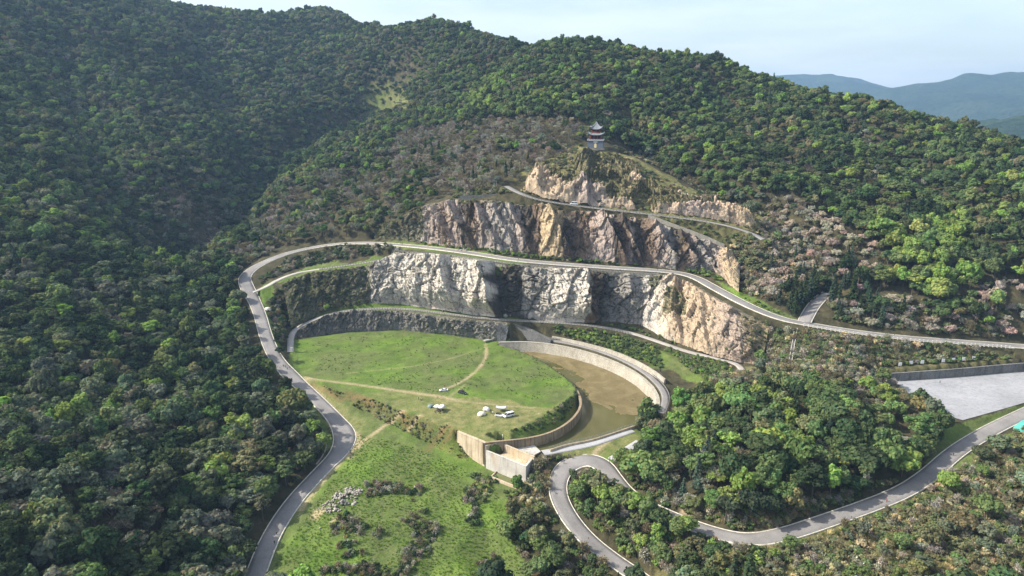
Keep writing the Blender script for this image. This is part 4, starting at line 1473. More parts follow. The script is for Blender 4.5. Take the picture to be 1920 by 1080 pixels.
def bare_tree(seed, h=8.5, spread=3.2, ntw=520, buds=0, tw=.045):
    g = np.random.default_rng(seed)
    t = Tree()
    tips = []

    def grow(p, d, L, r, lev):
        q = p + d * L
        t.limb(tuple(p), tuple(q), r, r * .62, 5 if lev < 2 else 3)
        if lev == 3:
            tips.append((p, q))
            return
        for k in range((4, 4, 3)[lev]):
            dd = d + g.normal(0, .52, 3) + [0, 0, .18]
            dd /= np.linalg.norm(dd)
            grow(p + d * L * g.uniform(.55, 1.0), dd, L * g.uniform(.55, .8), r * .52, lev + 1)
    grow(np.array([0, 0, -.5]), np.array([.03, .02, 1.0]), h * .36, .2, 0)
    tips_ = np.array([q for p, q in tips])
    k = g.integers(0, len(tips_), ntw)
    o = tips_[k] - np.array([0, 0, h * .5])
    dirs = o / (np.linalg.norm(o, axis=1)[:, None] + .1) + g.normal(0, .6, (ntw, 3)) + [0, 0, .3]
    dirs /= np.linalg.norm(dirs, axis=1)[:, None]
    base_ = tips_[k] - dirs * .3 + g.normal(0, .28, (ntw, 3))
    L = g.uniform(.5, 1.15, (ntw, 1))
    w = np.cross(dirs, g.normal(size=(ntw, 3)))
    w /= np.linalg.norm(w, axis=1)[:, None]
    w *= g.uniform(tw * .8, tw * 1.5, (ntw, 1))
    V = np.stack([base_ - w, base_ + w, base_ + dirs * L + w * .5, base_ + dirs * L - w * .5], 1).reshape(-1, 3)
    t.leaves(V, lv(g, ntw, .6, 1.2, .06))
    if buds:
        k = g.integers(0, ntw, buds)
        p = base_[k] + dirs[k] * L[k] * g.uniform(.3, 1.05, (buds, 1))
        t.leaves(quads(p, g.normal(size=(buds, 3)) + [0, 0, .5], g.uniform(.08, .17, buds), g), lv(g, buds, .8, 1.5, .06))
    return t


def conifer(seed, h=11., r0=2.3):
    g = np.random.default_rng(seed)
    t = Tree()
    nl = 17
    for i in range(nl):
        f = i / (nl - 1)
        z = h * (.1 + .9 * f)
        r = r0 * (1 - f) ** .8 + .15
        n = int(10 + 26 * (1 - f))
        a = g.uniform(0, 2 * math.pi, n)
        rr = r * g.uniform(.35, 1.05, n)
        p = np.c_[np.cos(a) * rr, np.sin(a) * rr, z - .35 * rr + g.normal(0, .15, n)]
        nn = np.c_[np.cos(a) * .7, np.sin(a) * .7, np.full(n, 1.)] + g.normal(0, .35, (n, 3))
        t.leaves(quads(p, nn, g.uniform(.22, .46, n), g, .7), lv(g, n, .65, 1.2))
    V = ICO_V * [r0 * .5, r0 * .5, h * .40] + [0, 0, h * .46]
    V[:, :2] *= np.clip((h - V[:, 2:]) / h * 1.5, .1, 1.2)
    t.core(V, ICO_F, (.45, .45, .45))
    t.limb((0, 0, -.6), (0, 0, h * .95), .2, .04)
    return t


def grass_tuft(seed, n=60, r=.7, h=1.1):
    g = np.random.default_rng(seed)
    t = Tree()
    a = g.uniform(0, 2 * math.pi, n)
    rr = r * np.sqrt(g.uniform(0, 1, n))
    p = np.c_[np.cos(a) * rr, np.sin(a) * rr, np.zeros(n) - .1]
    d = np.c_[np.cos(a) * g.uniform(0, .9, n), np.sin(a) * g.uniform(0, .9, n), np.ones(n)]
    d /= np.linalg.norm(d, axis=1)[:, None]
    L = h * g.uniform(.5, 1.1, (n, 1))
    w = np.c_[-np.sin(a), np.cos(a), np.zeros(n)] * .07
    V = np.stack([p - w, p + w, p + d * L + w * .4, p + d * L - w * .4], 1).reshape(-1, 3)
    t.leaves(V, lv(g, n, .6, 1.35, .1))
    t.limb((0, 0, -.1), (0, 0, .1), .02, .01, 3)
    return t


PROTO = {
    'round': [round_tree(s, **k).meshes('tree', 'leaf', 'bark') for s, k in ((1, {}), (2, dict(nl=22, rx=3.3, zc=5.2, rz=2.0)), (3, dict(nl=16, rx=2.5, zc=6.3, rz=2.9, lr=(1.0, 1.6))), (4, dict(nl=26, rx=3.1, zc=5.8, rz=2.5, lr=(.9, 1.45), per=75)),
                                                                             (5, dict(nl=13, rx=2.7, zc=5.4, rz=2.2, lr=(1.2, 1.9))),
                                                                             (6, dict(nl=20, rx=2.0, zc=6.6, rz=3.4, lr=(.8, 1.35))), (7, dict(nl=11, rx=3.4, zc=5.0, rz=2.4, lr=(.8, 1.7), core=.8)), (8, dict(nl=15, rx=2.4, zc=7.2, rz=2.6, lr=(.7, 1.3), core=.8)))],
    'soft': [round_tree(s, **k).meshes('tree', 'leaf', 'bark') for s, k in ((11, dict(nl=30, rx=3.3, zc=5.6, rz=2.3, lr=(.8, 1.3), per=80, ls=(.16, .30), flat=.6, core=.76)), (12, dict(nl=26, rx=2.9, zc=6.2, rz=2.9, lr=(.8, 1.3), per=80, ls=(.16, .30), flat=.5, core=.74)),
                                                                            (14, dict(nl=16, rx=3.2, zc=6.4, rz=2.6, lr=(.5, 1.1), per=90, ls=(.14, .27), flat=.42, core=.55)), (15, dict(nl=22, rx=2.2, zc=6.8, rz=3.4, lr=(.6, 1.1), per=80, ls=(.14, .26), flat=.6, core=.6)), (13, dict(nl=34, rx=3.5, zc=5.2, rz=2.1, lr=(.7, 1.2), per=85, ls=(.15, .27), flat=.7, core=.74)))],
    'bare': [bare_tree(s, h, sp_, n_, b_).meshes('tree', 'twig', 'pale_bark') for s, h, sp_, n_, b_ in ((21, 8.5, 3.2, 950, 60), (22, 7.5, 3, 900, 240), (23, 9.5, 3.4, 1000, 120))],
    'bud': [round_tree(s, **k).meshes('tree', 'twig', 'pale_bark') for s, k in ((31, dict(nl=24, rx=3.0, zc=2.9, rz=2.3, lr=(.7, 1.2), per=150, ls=(.09, .19), core=.62)), (32, dict(nl=28, rx=3.3, zc=2.6, rz=2.0, lr=(.6, 1.1), per=150, ls=(.09, .18), core=.6)), (33, dict(nl=20, rx=2.6, zc=3.2, rz=2.4, lr=(.7, 1.2), per=140, ls=(.10, .2), core=.6)))],
    'conifer': [conifer(s, h, r_).meshes('tree', 'leaf', 'bark') for s, h, r_ in ((41, 10.5, 2.4), (42, 9, 2.2), (43, 12, 2.4))],
    'shrub': [round_tree(s, **k).meshes('shrub', 'leaf', 'bark') for s, k in ((51, dict(nl=9, rx=1.0, zc=.85, rz=.6, lr=(.45, .75), per=42, ls=(.13, .24), trunk=False)), (52, dict(nl=12, rx=1.3, zc=.8, rz=.55, lr=(.4, .65), per=40, ls=(.12, .22), trunk=False)),
                                                                              (53, dict(nl=7, rx=.8, zc=1.0, rz=.8, lr=(.4, .65), per=46, ls=(.12, .22), trunk=False, core=.6)))],
    'scrub': [bare_tree(s, h, sp_, n_, b_, .03).meshes('shrub', 'twig', 'pale_bark') for s, h, sp_, n_, b_ in ((61, 3.2, 1.6, 420, 160), (62, 2.6, 1.6, 380, 60))],
    'tuft': [grass_tuft(s).meshes('tuft', 'leaf', 'bark') for s in (71, 72)],
}


def scatter(name, key, P, rot, scl, tint, label):
    """what is too much to count: one object that repeats the models of one kind"""
    if not len(P):
        return
    col = bpy.data.collections.new('models_' + name)
    for k, (cm_, tm_, jm) in enumerate(PROTO[key]):
        col.objects.link(bpy.data.objects.new('model_%s_%d' % (key, k), jm))
    me_ = bpy.data.meshes.new(name)
    me_.vertices.add(len(P))
    me_.vertices.foreach_set('co', np.asarray(P, np.float32).ravel())
    for nm, ty, a in (('turn', 'FLOAT_VECTOR', rot), ('size', 'FLOAT_VECTOR', scl)):
        me_.attributes.new(nm, ty, 'POINT').data.foreach_set('vector', np.asarray(a, np.float32).ravel())
    me_.attributes.new('tint', 'FLOAT_COLOR', 'POINT').data.foreach_set('color', np.c_[tint, np.ones(len(P))].astype(np.float32).ravel())
    me_.attributes.new('model', 'INT', 'POINT').data.foreach_set('value', rng.integers(0, len(PROTO[key]), len(P)).astype(np.int32))
    o = obj(name, me_, label=label, kind='stuff')
    ng = bpy.data.node_groups.new('scatter_' + name, 'GeometryNodeTree')
    ng.interface.new_socket('Geometry', in_out='INPUT', socket_type='NodeSocketGeometry')
    ng.interface.new_socket('Geometry', in_out='OUTPUT', socket_type='NodeSocketGeometry')
    gi, go = ng.nodes.new('NodeGroupInput'), ng.nodes.new('NodeGroupOutput')
    ip = ng.nodes.new('GeometryNodeInstanceOnPoints')
    ci = ng.nodes.new('GeometryNodeCollectionInfo')
    ci.inputs['Collection'].default_value = col
    ci.inputs['Separate Children'].default_value = True
    ci.inputs['Reset Children'].default_value = True

    def na(nm, ty):
        a = ng.nodes.new('GeometryNodeInputNamedAttribute')
        a.data_type = ty
        a.inputs['Name'].default_value = nm
        return next(x for x in a.outputs if x.enabled and x.name == 'Attribute')
    e2r = ng.nodes.new('FunctionNodeEulerToRotation')
    ng.links.new(gi.outputs[0], ip.inputs['Points'])
    ng.links.new(ci.outputs[0], ip.inputs['Instance'])
    ip.inputs['Pick Instance'].default_value = True
    ng.links.new(na('model', 'INT'), ip.inputs['Instance Index'])
    ng.links.new(na('turn', 'FLOAT_VECTOR'), e2r.inputs[0])
    ng.links.new(e2r.outputs[0], ip.inputs['Rotation'])
    ng.links.new(na('size', 'FLOAT_VECTOR'), ip.inputs['Scale'])
    ng.links.new(ip.outputs[0], go.inputs[0])
    md = o.modifiers.new('scatter', 'NODES')
    md.node_group = ng
    return o


# colours of foliage
DKG, EVG, MIDG, BRG, YEG, GRG, OLV, BLG = (.040, .060, .030), (.070, .100, .044), (.118, .164, .062), (.175, .250, .064), (.22, .262, .075), (.135, .152, .098), (.150, .156, .078), (.052, .080, .056)
TWG, TWB, PNK, STR = (.285, .265, .205), (.175, .155, .092), (.31, .265, .205), (.40, .335, .19)
LEFTP = [(DKG, .26), (EVG, .30), (MIDG, .10), (GRG, .26), (BRG, .06), (OLV, .02)]
FARP = [(DKG, .16), (EVG, .26), (MIDG, .24), (GRG, .18), (BRG, .05), (OLV, .11)]
GRNP = [(EVG, .22), (MIDG, .40), (BRG, .22), (DKG, .10), (OLV, .06)]
BRTP = [(BRG, .55), (MIDG, .30), (YEG, .08), (EVG, .07)]
RGTP = [(EVG, .34), (MIDG, .30), (DKG, .16), (BRG, .10), (OLV, .10)]
# photo-outlined stands: polygon, shares of kinds, palette, keep probability, (min,max) size
Z = [
    ([(1085, 262), (1150, 265), (1180, 292), (1240, 322), (1330, 372), (1420, 405), (1440, 440), (1390, 470), (1360, 465), (1200, 400), (1000, 372), (960, 345), (1010, 315), (1085, 268)], {}, GRNP, 0, (1, 1)),
    ([(735, 250), (900, 215), (1090, 220), (1085, 265), (1030, 290), (1020, 318), (960, 348), (860, 350), (740, 345)], {'bare': .86, 'soft': .08, 'round': .03, 'conifer': .03}, FARP, 1, (.7, 1.0)),
    ([(430, 480), (470, 420), (560, 335), (735, 270), (745, 400), (700, 445), (600, 455), (480, 495)], {'bare': .58, 'soft': .24, 'round': .17, 'conifer': .01}, FARP, 1, (.7, 1.05)),
    ([(730, 345), (860, 350), (960, 348), (980, 362), (860, 372), (800, 380), (740, 400)], {'bare': .3, 'soft': .3, 'round': .4}, RGTP, 1, (.45, .7)),
    ([(230, 320), (400, 330), (425, 440), (340, 475), (250, 420)], {'bare': .45, 'soft': .3, 'round': .25}, LEFTP, 1, (.8, 1.1)),
    ([(680, 178), (760, 180), (770, 212), (690, 212)], {'bare': .3, 'soft': .7}, [(OLV, .6), (GRG, .4)], .75, (.4, .7)),
    ([(1450, 560), (1500, 500), (1540, 510), (1600, 470), (1640, 540), (1660, 600), (1590, 560), (1520, 545), (1500, 585)], {'conifer': .75, 'bud': .1, 'round': .15}, [(DKG, .5), (EVG, .5)], 1, (.7, 1.1)),
    ([(1550, 555), (1620, 545), (1720, 540), (1740, 610), (1640, 615), (1550, 605)], {'bud': .75, 'conifer': .15, 'round': .1}, RGTP, .8, (.7, 1.0)),
    ([(1365, 480), (1410, 440), (1420, 380), (1470, 352), (1560, 400), (1660, 460), (1640, 540), (1560, 500), (1500, 585), (1440, 580), (1385, 530)], {'bud': .72, 'bare': .10, 'soft': .10, 'conifer': .05, 'round': .03}, [(OLV, .6), (GRG, .4)], 1, (.65, .95)),
    ([(1650, 440), (1790, 425), (1830, 540), (1690, 575)], {'round': .9, 'soft': .1}, BRTP, 1, (.9, 1.25)),
    ([(1715, 560), (1800, 545), (1930, 510), (1930, 642), (1715, 632)], {'bud': .45, 'bare': .2, 'round': .2, 'soft': .15}, RGTP, .9, (.7, 1.0)),
    ([(1430, 615), (1900, 652), (1930, 690), (1660, 705), (1560, 700), (1425, 690)], {}, RGTP, 0, (1, 1)),
    ([(1330, 705), (1430, 690), (1650, 695), (1745, 700), (1700, 720), (1640, 700), (1560, 730), (1450, 720), (1330, 730)], {'bare': .5, 'soft': .3, 'round': .2}, [(OLV, .5), (GRG, .3), (MIDG, .2)], .55, (.4, .65)),
    ([(1560, 700), (1720, 690), (1755, 770), (1730, 800), (1640, 830), (1600, 760)], {'round': .35, 'bare': .4, 'soft': .25}, [(MIDG, .3), (BRG, .3), (OLV, .4)], .7, (.6, .95)),
    ([(1170, 775), (1240, 745), (1330, 730), (1560, 725), (1640, 790), (1740, 800), (1745, 880), (1690, 905), (1560, 940), (1440, 945), (1330, 935), (1220, 915), (1160, 870)], {'round': .56, 'soft': .34, 'bare': .06, 'conifer': .04}, [(MIDG, .34), (BRG, .20), (EVG, .30), (DKG, .08), (OLV, .08)], 1, (.85, 1.2)),
    ([(1075, 870), (1150, 890), (1260, 975), (1400, 1020), (1420, 1095), (1230, 1095), (1100, 990), (1060, 930)], {'round': .5, 'soft': .4, 'bare': .1}, [(MIDG, .4), (BRG, .25), (EVG, .2), (OLV, .15)], 1, (.55, .9)),
    ([(1400, 1015), (1720, 930), (1800, 880), (1930, 800), (1930, 1095), (1400, 1095)], {'soft': .36, 'bare': .30, 'round': .34}, [(MIDG, .3), (OLV, .4), (GRG, .2), (BRG, .1)], .24, (.4, .75)),
    ([(950, 905), (1020, 880), (1050, 930), (1080, 990), (1180, 1080), (1180, 1095), (1000, 1095), (950, 1000)], {'round': .6, 'soft': .4}, [(MIDG, .4), (OLV, .3), (EVG, .3)], .55, (.5, .85)),
    ([(840, 200), (900, 150), (1010, 120), (1090, 140), (1080, 215), (900, 215), (760, 255), (735, 250)], {'round': .7, 'soft': .25, 'bare': .05}, GRNP, 1, (.8, 1.1)),
    ([(1090, 60), (1450, 140), (1930, 280), (1930, 660), (1700, 600), (1560, 400), (1440, 350), (1330, 370), (1160, 215), (1000, 120)], {'round': .60, 'soft': .33, 'bare': .04, 'conifer': .03}, RGTP, 1, (.7, 1.1)),
    ([(-400, 460), (430, 480), (480, 560), (520, 700), (640, 830), (560, 960), (480, 1095), (-400, 1095)], {'round': .47, 'soft': .48, 'bare': .04, 'conifer': .01}, LEFTP, 1, (.8, 1.15)),
]
DEFAULT = (None, {'round': .60, 'soft': .34, 'bare': .04, 'conifer': .02}, FARP, 1, (.75, 1.2))
NOTREE = [(470, 1100), (560, 945), (610, 880), (640, 850), (625, 830), (600, 790), (560, 750), (520, 715), (484, 650), (470, 600), (438, 545), (448, 508), (530, 465), (640, 446), (735, 440), (800, 380), (850, 366), (960, 346),
          (1000, 320), (1080, 268), (1160, 270), (1260, 330), (1400, 398), (1425, 450), (1375, 480), (1370, 535), (1480, 590), (1560, 605), (1900, 638), (1900, 665), (1500, 640), (1430, 640), (1420, 690), (1330, 722), (1300, 745), (1245, 765),
          (1190, 800), (1165, 850), (1140, 880), (1100, 850), (1050, 865), (1010, 880), (965, 905), (950, 960), (950, 1010), (1000, 1100)]
PARKN = [(1650, 705), (1900, 675), (2000, 670), (2000, 800), (1860, 830), (1790, 870), (1745, 850), (1770, 790), (1700, 745)]

g0 = 5.6
XX, YY = np.meshgrid(np.arange(-1250, 930, g0), np.arange(120, 1780, g0))
XX = (XX + rng.uniform(-.46, .46, XX.shape) * g0).ravel()
YY = (YY + rng.uniform(-.46, .46, YY.shape) * g0).ravel()
ZZ = ground(XX, YY)
PX, PY, DEP = proj(XX, YY, ZZ)
PYC = PY - 4.5 * FPX / DEP
ok = (PX > -220) & (PX < 2140) & (PY > -60) & (PYC < 1180) & (DEP > 60)
ok &= (YY < 900) | (rng.uniform(0, 1, len(XX)) < .85)
for Q in (NOTREE, PARKN):
    ok &= ~inpoly(PX, PY, Q) & ~inpoly(PX, PYC, Q)
for k, (P, hw) in ROADS.items():
    d, _ = dist_poly(XX, YY, P, 30)
    ok &= d > hw + 2.4
    # keep the sight line to the road open in front of it
    d2, _ = dist_poly(XX, YY + 7.0, P, 30)
    ok &= (d2 > hw + 1.5) | ((PX < 470) & (PY > 600)) | ((k == 'hair') & (PX > 1135) & (PX < 1330)) | (k == 'side')
XX, YY, ZZ, PX, PY, PYC, DEP = (a[ok] for a in (XX, YY, ZZ, PX, PY, PYC, DEP))
# drop what the terrain hides
vis = np.ones(len(XX), bool)
for f in np.linspace(.2, .97, 34):
    lim = CAM_Z + (ZZ + 12 - CAM_Z) * f
    vis &= ground(XX * f, YY * f) < lim + 3
XX, YY, ZZ, PX, PY, PYC, DEP = (a[vis] for a in (XX, YY, ZZ, PX, PY, PYC, DEP))
N = len(XX)
KINDS = ['round', 'soft', 'bare', 'bud', 'conifer']
kind_i = np.zeros(N, int)
tint = np.zeros((N, 3))
size = np.ones(N)
keep = np.ones(N, bool)
done = np.zeros(N, bool)
u1, u2, u3 = rng.uniform(0, 1, N), rng.uniform(0, 1, N), rng.uniform(0, 1, N)
cl1 = fbm(XX / 38, YY / 38, 3, 101)
cl2 = fbm(XX / 30, YY / 30, 3, 131)


def rank(a):
    r_ = np.empty(len(a))
    r_[np.argsort(a)] = np.linspace(0, 1, len(a)) if len(a) > 1 else .5
    return r_


for poly, shares, pal, kp, (s0, s1) in Z + [DEFAULT]:
    m = ~done & (inpoly(PX, PYC, poly) if poly is not None else True)
    idx = np.nonzero(m)[0]
    done |= m
    if not len(idx):
        continue
    if not shares:
        keep[idx] = False
        continue
    keep[idx] &= u3[idx] < kp
    # kinds come in drifts, with single strays between
    kk = np.where(u2[idx] < .45, u1[idx], rank(cl1[idx]))
    cum = np.cumsum([shares.get(k, 0) for k in KINDS])
    kind_i[idx] = np.minimum(np.searchsorted(cum / cum[-1], kk, side='right'), 4)
    cc = np.where(rng.uniform(0, 1, len(idx)) < .55, rng.uniform(0, 1, len(idx)), rank(cl2[idx]))
    cum = np.cumsum([w_ for _, w_ in pal])
    ci_ = np.minimum(np.searchsorted(cum / cum[-1], cc, side='right'), len(pal) - 1)
    tint[idx] = np.array([c_ for c_, _ in pal])[ci_]
    size[idx] = rng.uniform(s0, s1, len(idx)) * np.where(rng.uniform(0, 1, len(idx)) < .06, 1.25, 1)
size *= rng.uniform(.92, 1.46, N) * np.interp(YY, [250, 450, 900], [1.0, .9, .84])
m = kind_i == 2
tint[m] = np.where(rng.uniform(0, 1, (m.sum(), 1)) < .6, TWG, TWB)
m = kind_i == 3
tint[m] = np.where(rng.uniform(0, 1, (m.sum(), 1)) < .6, PNK, TWG)
m = kind_i == 4
tint[m] = np.where(rng.uniform(0, 1, (m.sum(), 1)) < .5, DKG, BLG)
tint *= rng.uniform(.78, 1.25, (N, 1)) * (1 + rng.normal(0, .07, (N, 3)))
tint = np.clip(tint, .005, .6)
SX = np.stack([size * rng.uniform(.88, 1.15, N), size * rng.uniform(.88, 1.15, N), size * rng.uniform(.82, 1.15, N)], 1)
RT = np.stack([rng.normal(0, .05, N), rng.normal(0, .05, N), rng.uniform(0, 6.283, N)], 1)

# trees named one by one: the ones that show largest
app = size * FPX / DEP
inside = (PX > 4) & (PX < 1916) & (PYC > 4) & (PYC < 1076) & keep
AREAS = [  # where a tree stands, first match
    ((0, 900, 260, 1081), 'in the near left corner of the wood'), ((260, 900, 480, 1081), 'in the near wood beside the lower left road'), ((0, 740, 260, 900), 'in the wood at the left edge, lower part'), ((260, 740, 460, 900), 'in the middle of the wood left of the road'),
    ((460, 700, 660, 1081), 'at the edge of the wood inside the road bend'), ((0, 600, 240, 740), 'in the wood at the left edge, halfway up'), ((240, 600, 560, 740), 'in the wood left of the road above the bend'), ((0, 430, 250, 600), 'on the left slope level with the cliffs'),
    ((250, 430, 560, 600), 'on the slope left of the upper road bend'), ((930, 860, 1040, 1081), 'at the right edge of the lower grass'), ((1040, 860, 1240, 1081), 'inside the hairpin road'), ((1150, 690, 1330, 860), 'on the left flank of the wooded knoll'),
    ((1330, 690, 1480, 800), 'on the crown of the wooded knoll'), ((1480, 690, 1650, 800), 'on the knoll towards the parking court'), ((1150, 860, 1400, 1000), 'on the near left foot of the knoll'), ((1330, 800, 1480, 960), 'on the near side of the knoll'), ((1480, 800, 1620, 960), 'on the knoll above the right-hand road'),
    ((1620, 690, 1790, 930), 'beside the near corner of the parking court'), ((1240, 900, 1600, 1081), 'on the bank below the bend of the right-hand road'), ((1600, 780, 1921, 1081), 'on the bank in the lower right corner'), ((1340, 330, 1520, 480), 'on the hillside beside the upper cliff end'),
    ((1340, 480, 1520, 640), 'on the bank left of the side road'), ((1520, 480, 1680, 640), 'right of the side road'), ((1680, 420, 1921, 660), 'on the hillside above the right end of the road'), ((1520, 330, 1921, 480), 'on the right hillside above the road'),
    ((560, 300, 800, 470), 'on the slope left of the upper cliff'), ((800, 200, 1090, 380), 'on the slope left of the pagoda'), ((1090, 150, 1340, 420), 'on the slope right of the pagoda'), ((-9, -9, 1930, 1090), 'on the hills behind the quarry')]
WHERE = [((lambda x, y, q=q: (q[0] <= x) & (x < q[2]) & (q[1] <= y) & (y < q[3])), w_) for q, w_ in AREAS]
NAMES = {'round': ('broadleaf_tree', 'tree'), 'soft': ('feathery_tree', 'tree'), 'bare': ('bare_tree', 'tree'), 'bud': ('budding_tree', 'tree'), 'conifer': ('conifer', 'tree')}


def colour_word(k, c):
    if k == 'bare':
        return 'leafless grey-brown tree'
    if k == 'bud':
        return 'pale pinkish budding tree'
    if k == 'conifer':
        return 'dark pointed conifer'
    lum = c[1]
    w_ = 'bright yellow-green' if lum > .20 else 'mid green' if lum > .14 else 'dull green' if lum > .08 else 'dark green'
    return w_ + (' round-crowned tree' if k == 'round' else ' feathery tree')


def plant_one(name, key, var, loc, rot, scl, tint_, label, cat, group):
    cm_, tm_, _ = PROTO[key][var]
    e = empty(name, loc, 0, label, cat, group)
    e.rotation_euler = rot
    e.scale = scl
    c = obj('crown' if cat == 'tree' else 'foliage', cm_, e)
    c['tint'] = [float(x) for x in tint_]
    obj('trunk' if cat == 'tree' else 'stem', tm_, e)
    return e


single = np.zeros(N, bool)
for key, most in (('round', 280), ('soft', 200), ('bare', 110), ('bud', 110), ('conifer', 60)):
    idx = np.nonzero((kind_i == KINDS.index(key)) & inside)[0]
    idx = idx[np.argsort(-app[idx])][:most]
    single[idx] = True
    for i in idx:
        wh = next(w_ for w_ in WHERE if w_[0](PX[i], PYC[i]))
        cw = colour_word(key, tint[i])
        cw = ('large ' if size[i] > 1.3 else 'small ' if size[i] < .95 else 'medium ') + cw
        plant_one(NAMES[key][0], key, int(rng.integers(0, len(PROTO[key]))), (XX[i], YY[i], ZZ[i]), RT[i], SX[i], tint[i], cw + ' ' + wh[1], 'tree', cw + 's ' + wh[1])
for key, nm, lb in (('round', 'broadleaf_forest', 'evergreen broadleaf forest covering the hills'), ('soft', 'mixed_forest', 'feathery dull green forest covering the hills'), ('bare', 'leafless_wood', 'grey leafless woodland on the slopes around the quarry'),
                    ('bud', 'budding_wood', 'pinkish budding woodland on the hillside right of the cliffs'), ('conifer', 'conifer_wood', 'dark conifers among the hillside forest')):
    m = (kind_i == KINDS.index(key)) & keep & ~single
    scatter(nm, key, np.stack([XX, YY, ZZ], 1)[m], RT[m], SX[m], tint[m], lb)
print('TREES', keep.sum(), single.sum())
# ------------------------------------------------------------------ shrubs, scrub and rough grass
SP, SR, SS, ST, SK, SL = [], [], [], [], [], []          # points, turns, sizes, tints, kinds, labels
SHK = ['shrub', 'scrub', 'tuft']
SHP = [(EVG, .3), (MIDG, .3), (OLV, .25), (GRG, .15)]


def bushes(poly, step, kinds, pal, sz=(.6, 1.2), road_gap=.6, where=None, clump=0., zoff=0.):
    """fill a photo outline with shrubs; kinds: shares of shrub / scrub / tuft"""
    q = np.array([hit(x, y) for x, y in poly])
    x0, y0 = q[:, 0].min(), q[:, 1].min()
    x1, y1 = q[:, 0].max(), q[:, 1].max()
    X, Y = np.meshgrid(np.arange(x0, x1 + step, step), np.arange(y0, y1 + step, step))
    X = (X + rng.uniform(-.5, .5, X.shape) * step).ravel()
    Y = (Y + rng.uniform(-.5, .5, Y.shape) * step).ravel()
    m = inpoly(X, Y, q[:, :2])
    for k, (P, hw) in ROADS.items():
        d, _ = dist_poly(X, Y, P, 12)
        m &= d > hw + road_gap + .5
    if clump:
        m &= fbm(X / 7, Y / 7, 3, 201) > clump
    X, Y = X[m], Y[m]
    n = len(X)
    if not n:
        return
    SP.append(np.stack([X, Y, ground(X, Y) + zoff], 1))
    SR.append(np.stack([np.zeros(n), np.zeros(n), rng.uniform(0, 6.28, n)], 1))
    s = rng.uniform(*sz, n)
    SS.append(np.stack([s * rng.uniform(.85, 1.2, n), s * rng.uniform(.85, 1.2, n), s * rng.uniform(.75, 1.15, n)], 1))
    kk = np.searchsorted(np.cumsum(kinds) / sum(kinds), rng.uniform(0, 1, n) * .9999)
    cum = np.cumsum([w_ for _, w_ in pal])
    t = np.array([c_ for c_, _ in pal])[np.minimum(np.searchsorted(cum / cum[-1], rng.uniform(0, 1, n)), len(pal) - 1)]
    t = np.where((kk == 1)[:, None], np.where(rng.uniform(0, 1, (n, 1)) < .6, TWB, TWG), t)
    t = np.where(((kk == 2) & (rng.uniform(0, 1, n) < (.75 if kinds[2] < .9 else 0)))[:, None], STR, t)
    ST.append(np.clip(t * rng.uniform(.75, 1.25, (n, 1)) * (1 + rng.normal(0, .06, (n, 3))), .005, .6))
    SK.append(kk)
    SL.append([where] * n)


BRIGHT = [(BRG, .35), (MIDG, .45), (EVG, .2)]
DRYP = [(OLV, .45), (GRG, .2), (MIDG, .15), (STR, .2)]
DARKP = [(DKG, .45), (EVG, .4), (GRG, .15)]
bushes([(1010, 330), (1085, 288), (1160, 290), (1255, 342), (1400, 405), (1420, 420), (1330, 404), (1200, 385), (1100, 374), (1030, 362)], 2.3, (.5, .2, .3), DRYP, (.6, 1.4), clump=.40, where='on the rocky slope below the pagoda', zoff=.0)
bushes([(1150, 280), (1200, 298), (1290, 345), (1420, 402), (1400, 380), (1300, 325), (1210, 270)], 2.8, (.6, .25, .15), DRYP, (.8, 1.6), where='along the right edge of the rocky pagoda slope')
bushes([(1045, 290), (1090, 270), (1085, 290), (1020, 330), (990, 345), (1000, 320)], 2.8, (.6, .2, .2), DRYP, (.8, 1.5), where='left of the pagoda')
bushes([(1200, 401), (1300, 416), (1400, 440), (1425, 455), (1375, 466), (1355, 458), (1280, 428)], 2.3, (.75, .1, .15), [(EVG, .3), (MIDG, .3), (OLV, .4)], (.7, 1.3), where='on the planted ledge below the upper road')
bushes([(1370, 470), (1430, 448), (1440, 410), (1400, 400), (1470, 380), (1480, 480), (1440, 570), (1385, 545)], 3.0, (.5, .4, .1), DRYP, (1.0, 2.0), where='on the brown bank right of the upper cliff')
bushes([(1430, 618), (1500, 622), (1600, 634), (1700, 646), (1880, 658), (1900, 672), (1690, 682), (1640, 700), (1420, 688)], 2.2, (.62, .2, .18), [(OLV, .35), (EVG, .25), (GRG, .15), (MIDG, .15), (STR, .1)], (.9, 1.8), where='on the bank above the parking court')
bushes([(1660, 688), (1890, 674), (1890, 668), (1660, 680)], 2.0, (1, 0, 0), [(OLV, .4), (MIDG, .6)], (.9, 1.5), where='in the hedge above the parking court wall')
bushes([(765, 455), (850, 464), (1000, 480), (1150, 494), (1330, 510), (1360, 530), (1300, 510), (1150, 498), (1000, 486), (850, 470)], 1.9, (.9, .05, .05), [(MIDG, .4), (EVG, .35), (BRG, .25)], (.7, 1.35), road_gap=1.2, where='at the foot of the upper cliff')
bushes([(485, 525), (540, 487), (640, 462), (735, 462), (735, 474), (640, 488), (560, 502), (490, 535)], 2.3, (.7, .25, .05), DARKP, (.9, 1.7), where='on the dark bank between road and branch path')
bushes([(500, 560), (540, 540), (560, 560), (550, 600), (540, 650), (515, 640)], 2.6, (.75, .2, .05), DARKP + [(OLV, .3)], (.9, 1.8), road_gap=1.5, where='on the verge between road and meadow path')
bushes([(560, 600), (620, 575), (680, 565), (690, 575), (620, 588), (570, 608)], 2.6, (.7, .3, 0), DARKP, (.8, 1.6), where='at the left foot of the quarry cliff')
bushes([(1040, 612), (1120, 620), (1180, 632), (1235, 652), (1240, 690), (1190, 672), (1140, 653), (1080, 638), (1040, 630)], 1.8, (.95, 0, .05), [(MIDG, .45), (EVG, .35), (BRG, .2)], (.65, 1.2), road_gap=.3, where='on the planted bank above the basin')
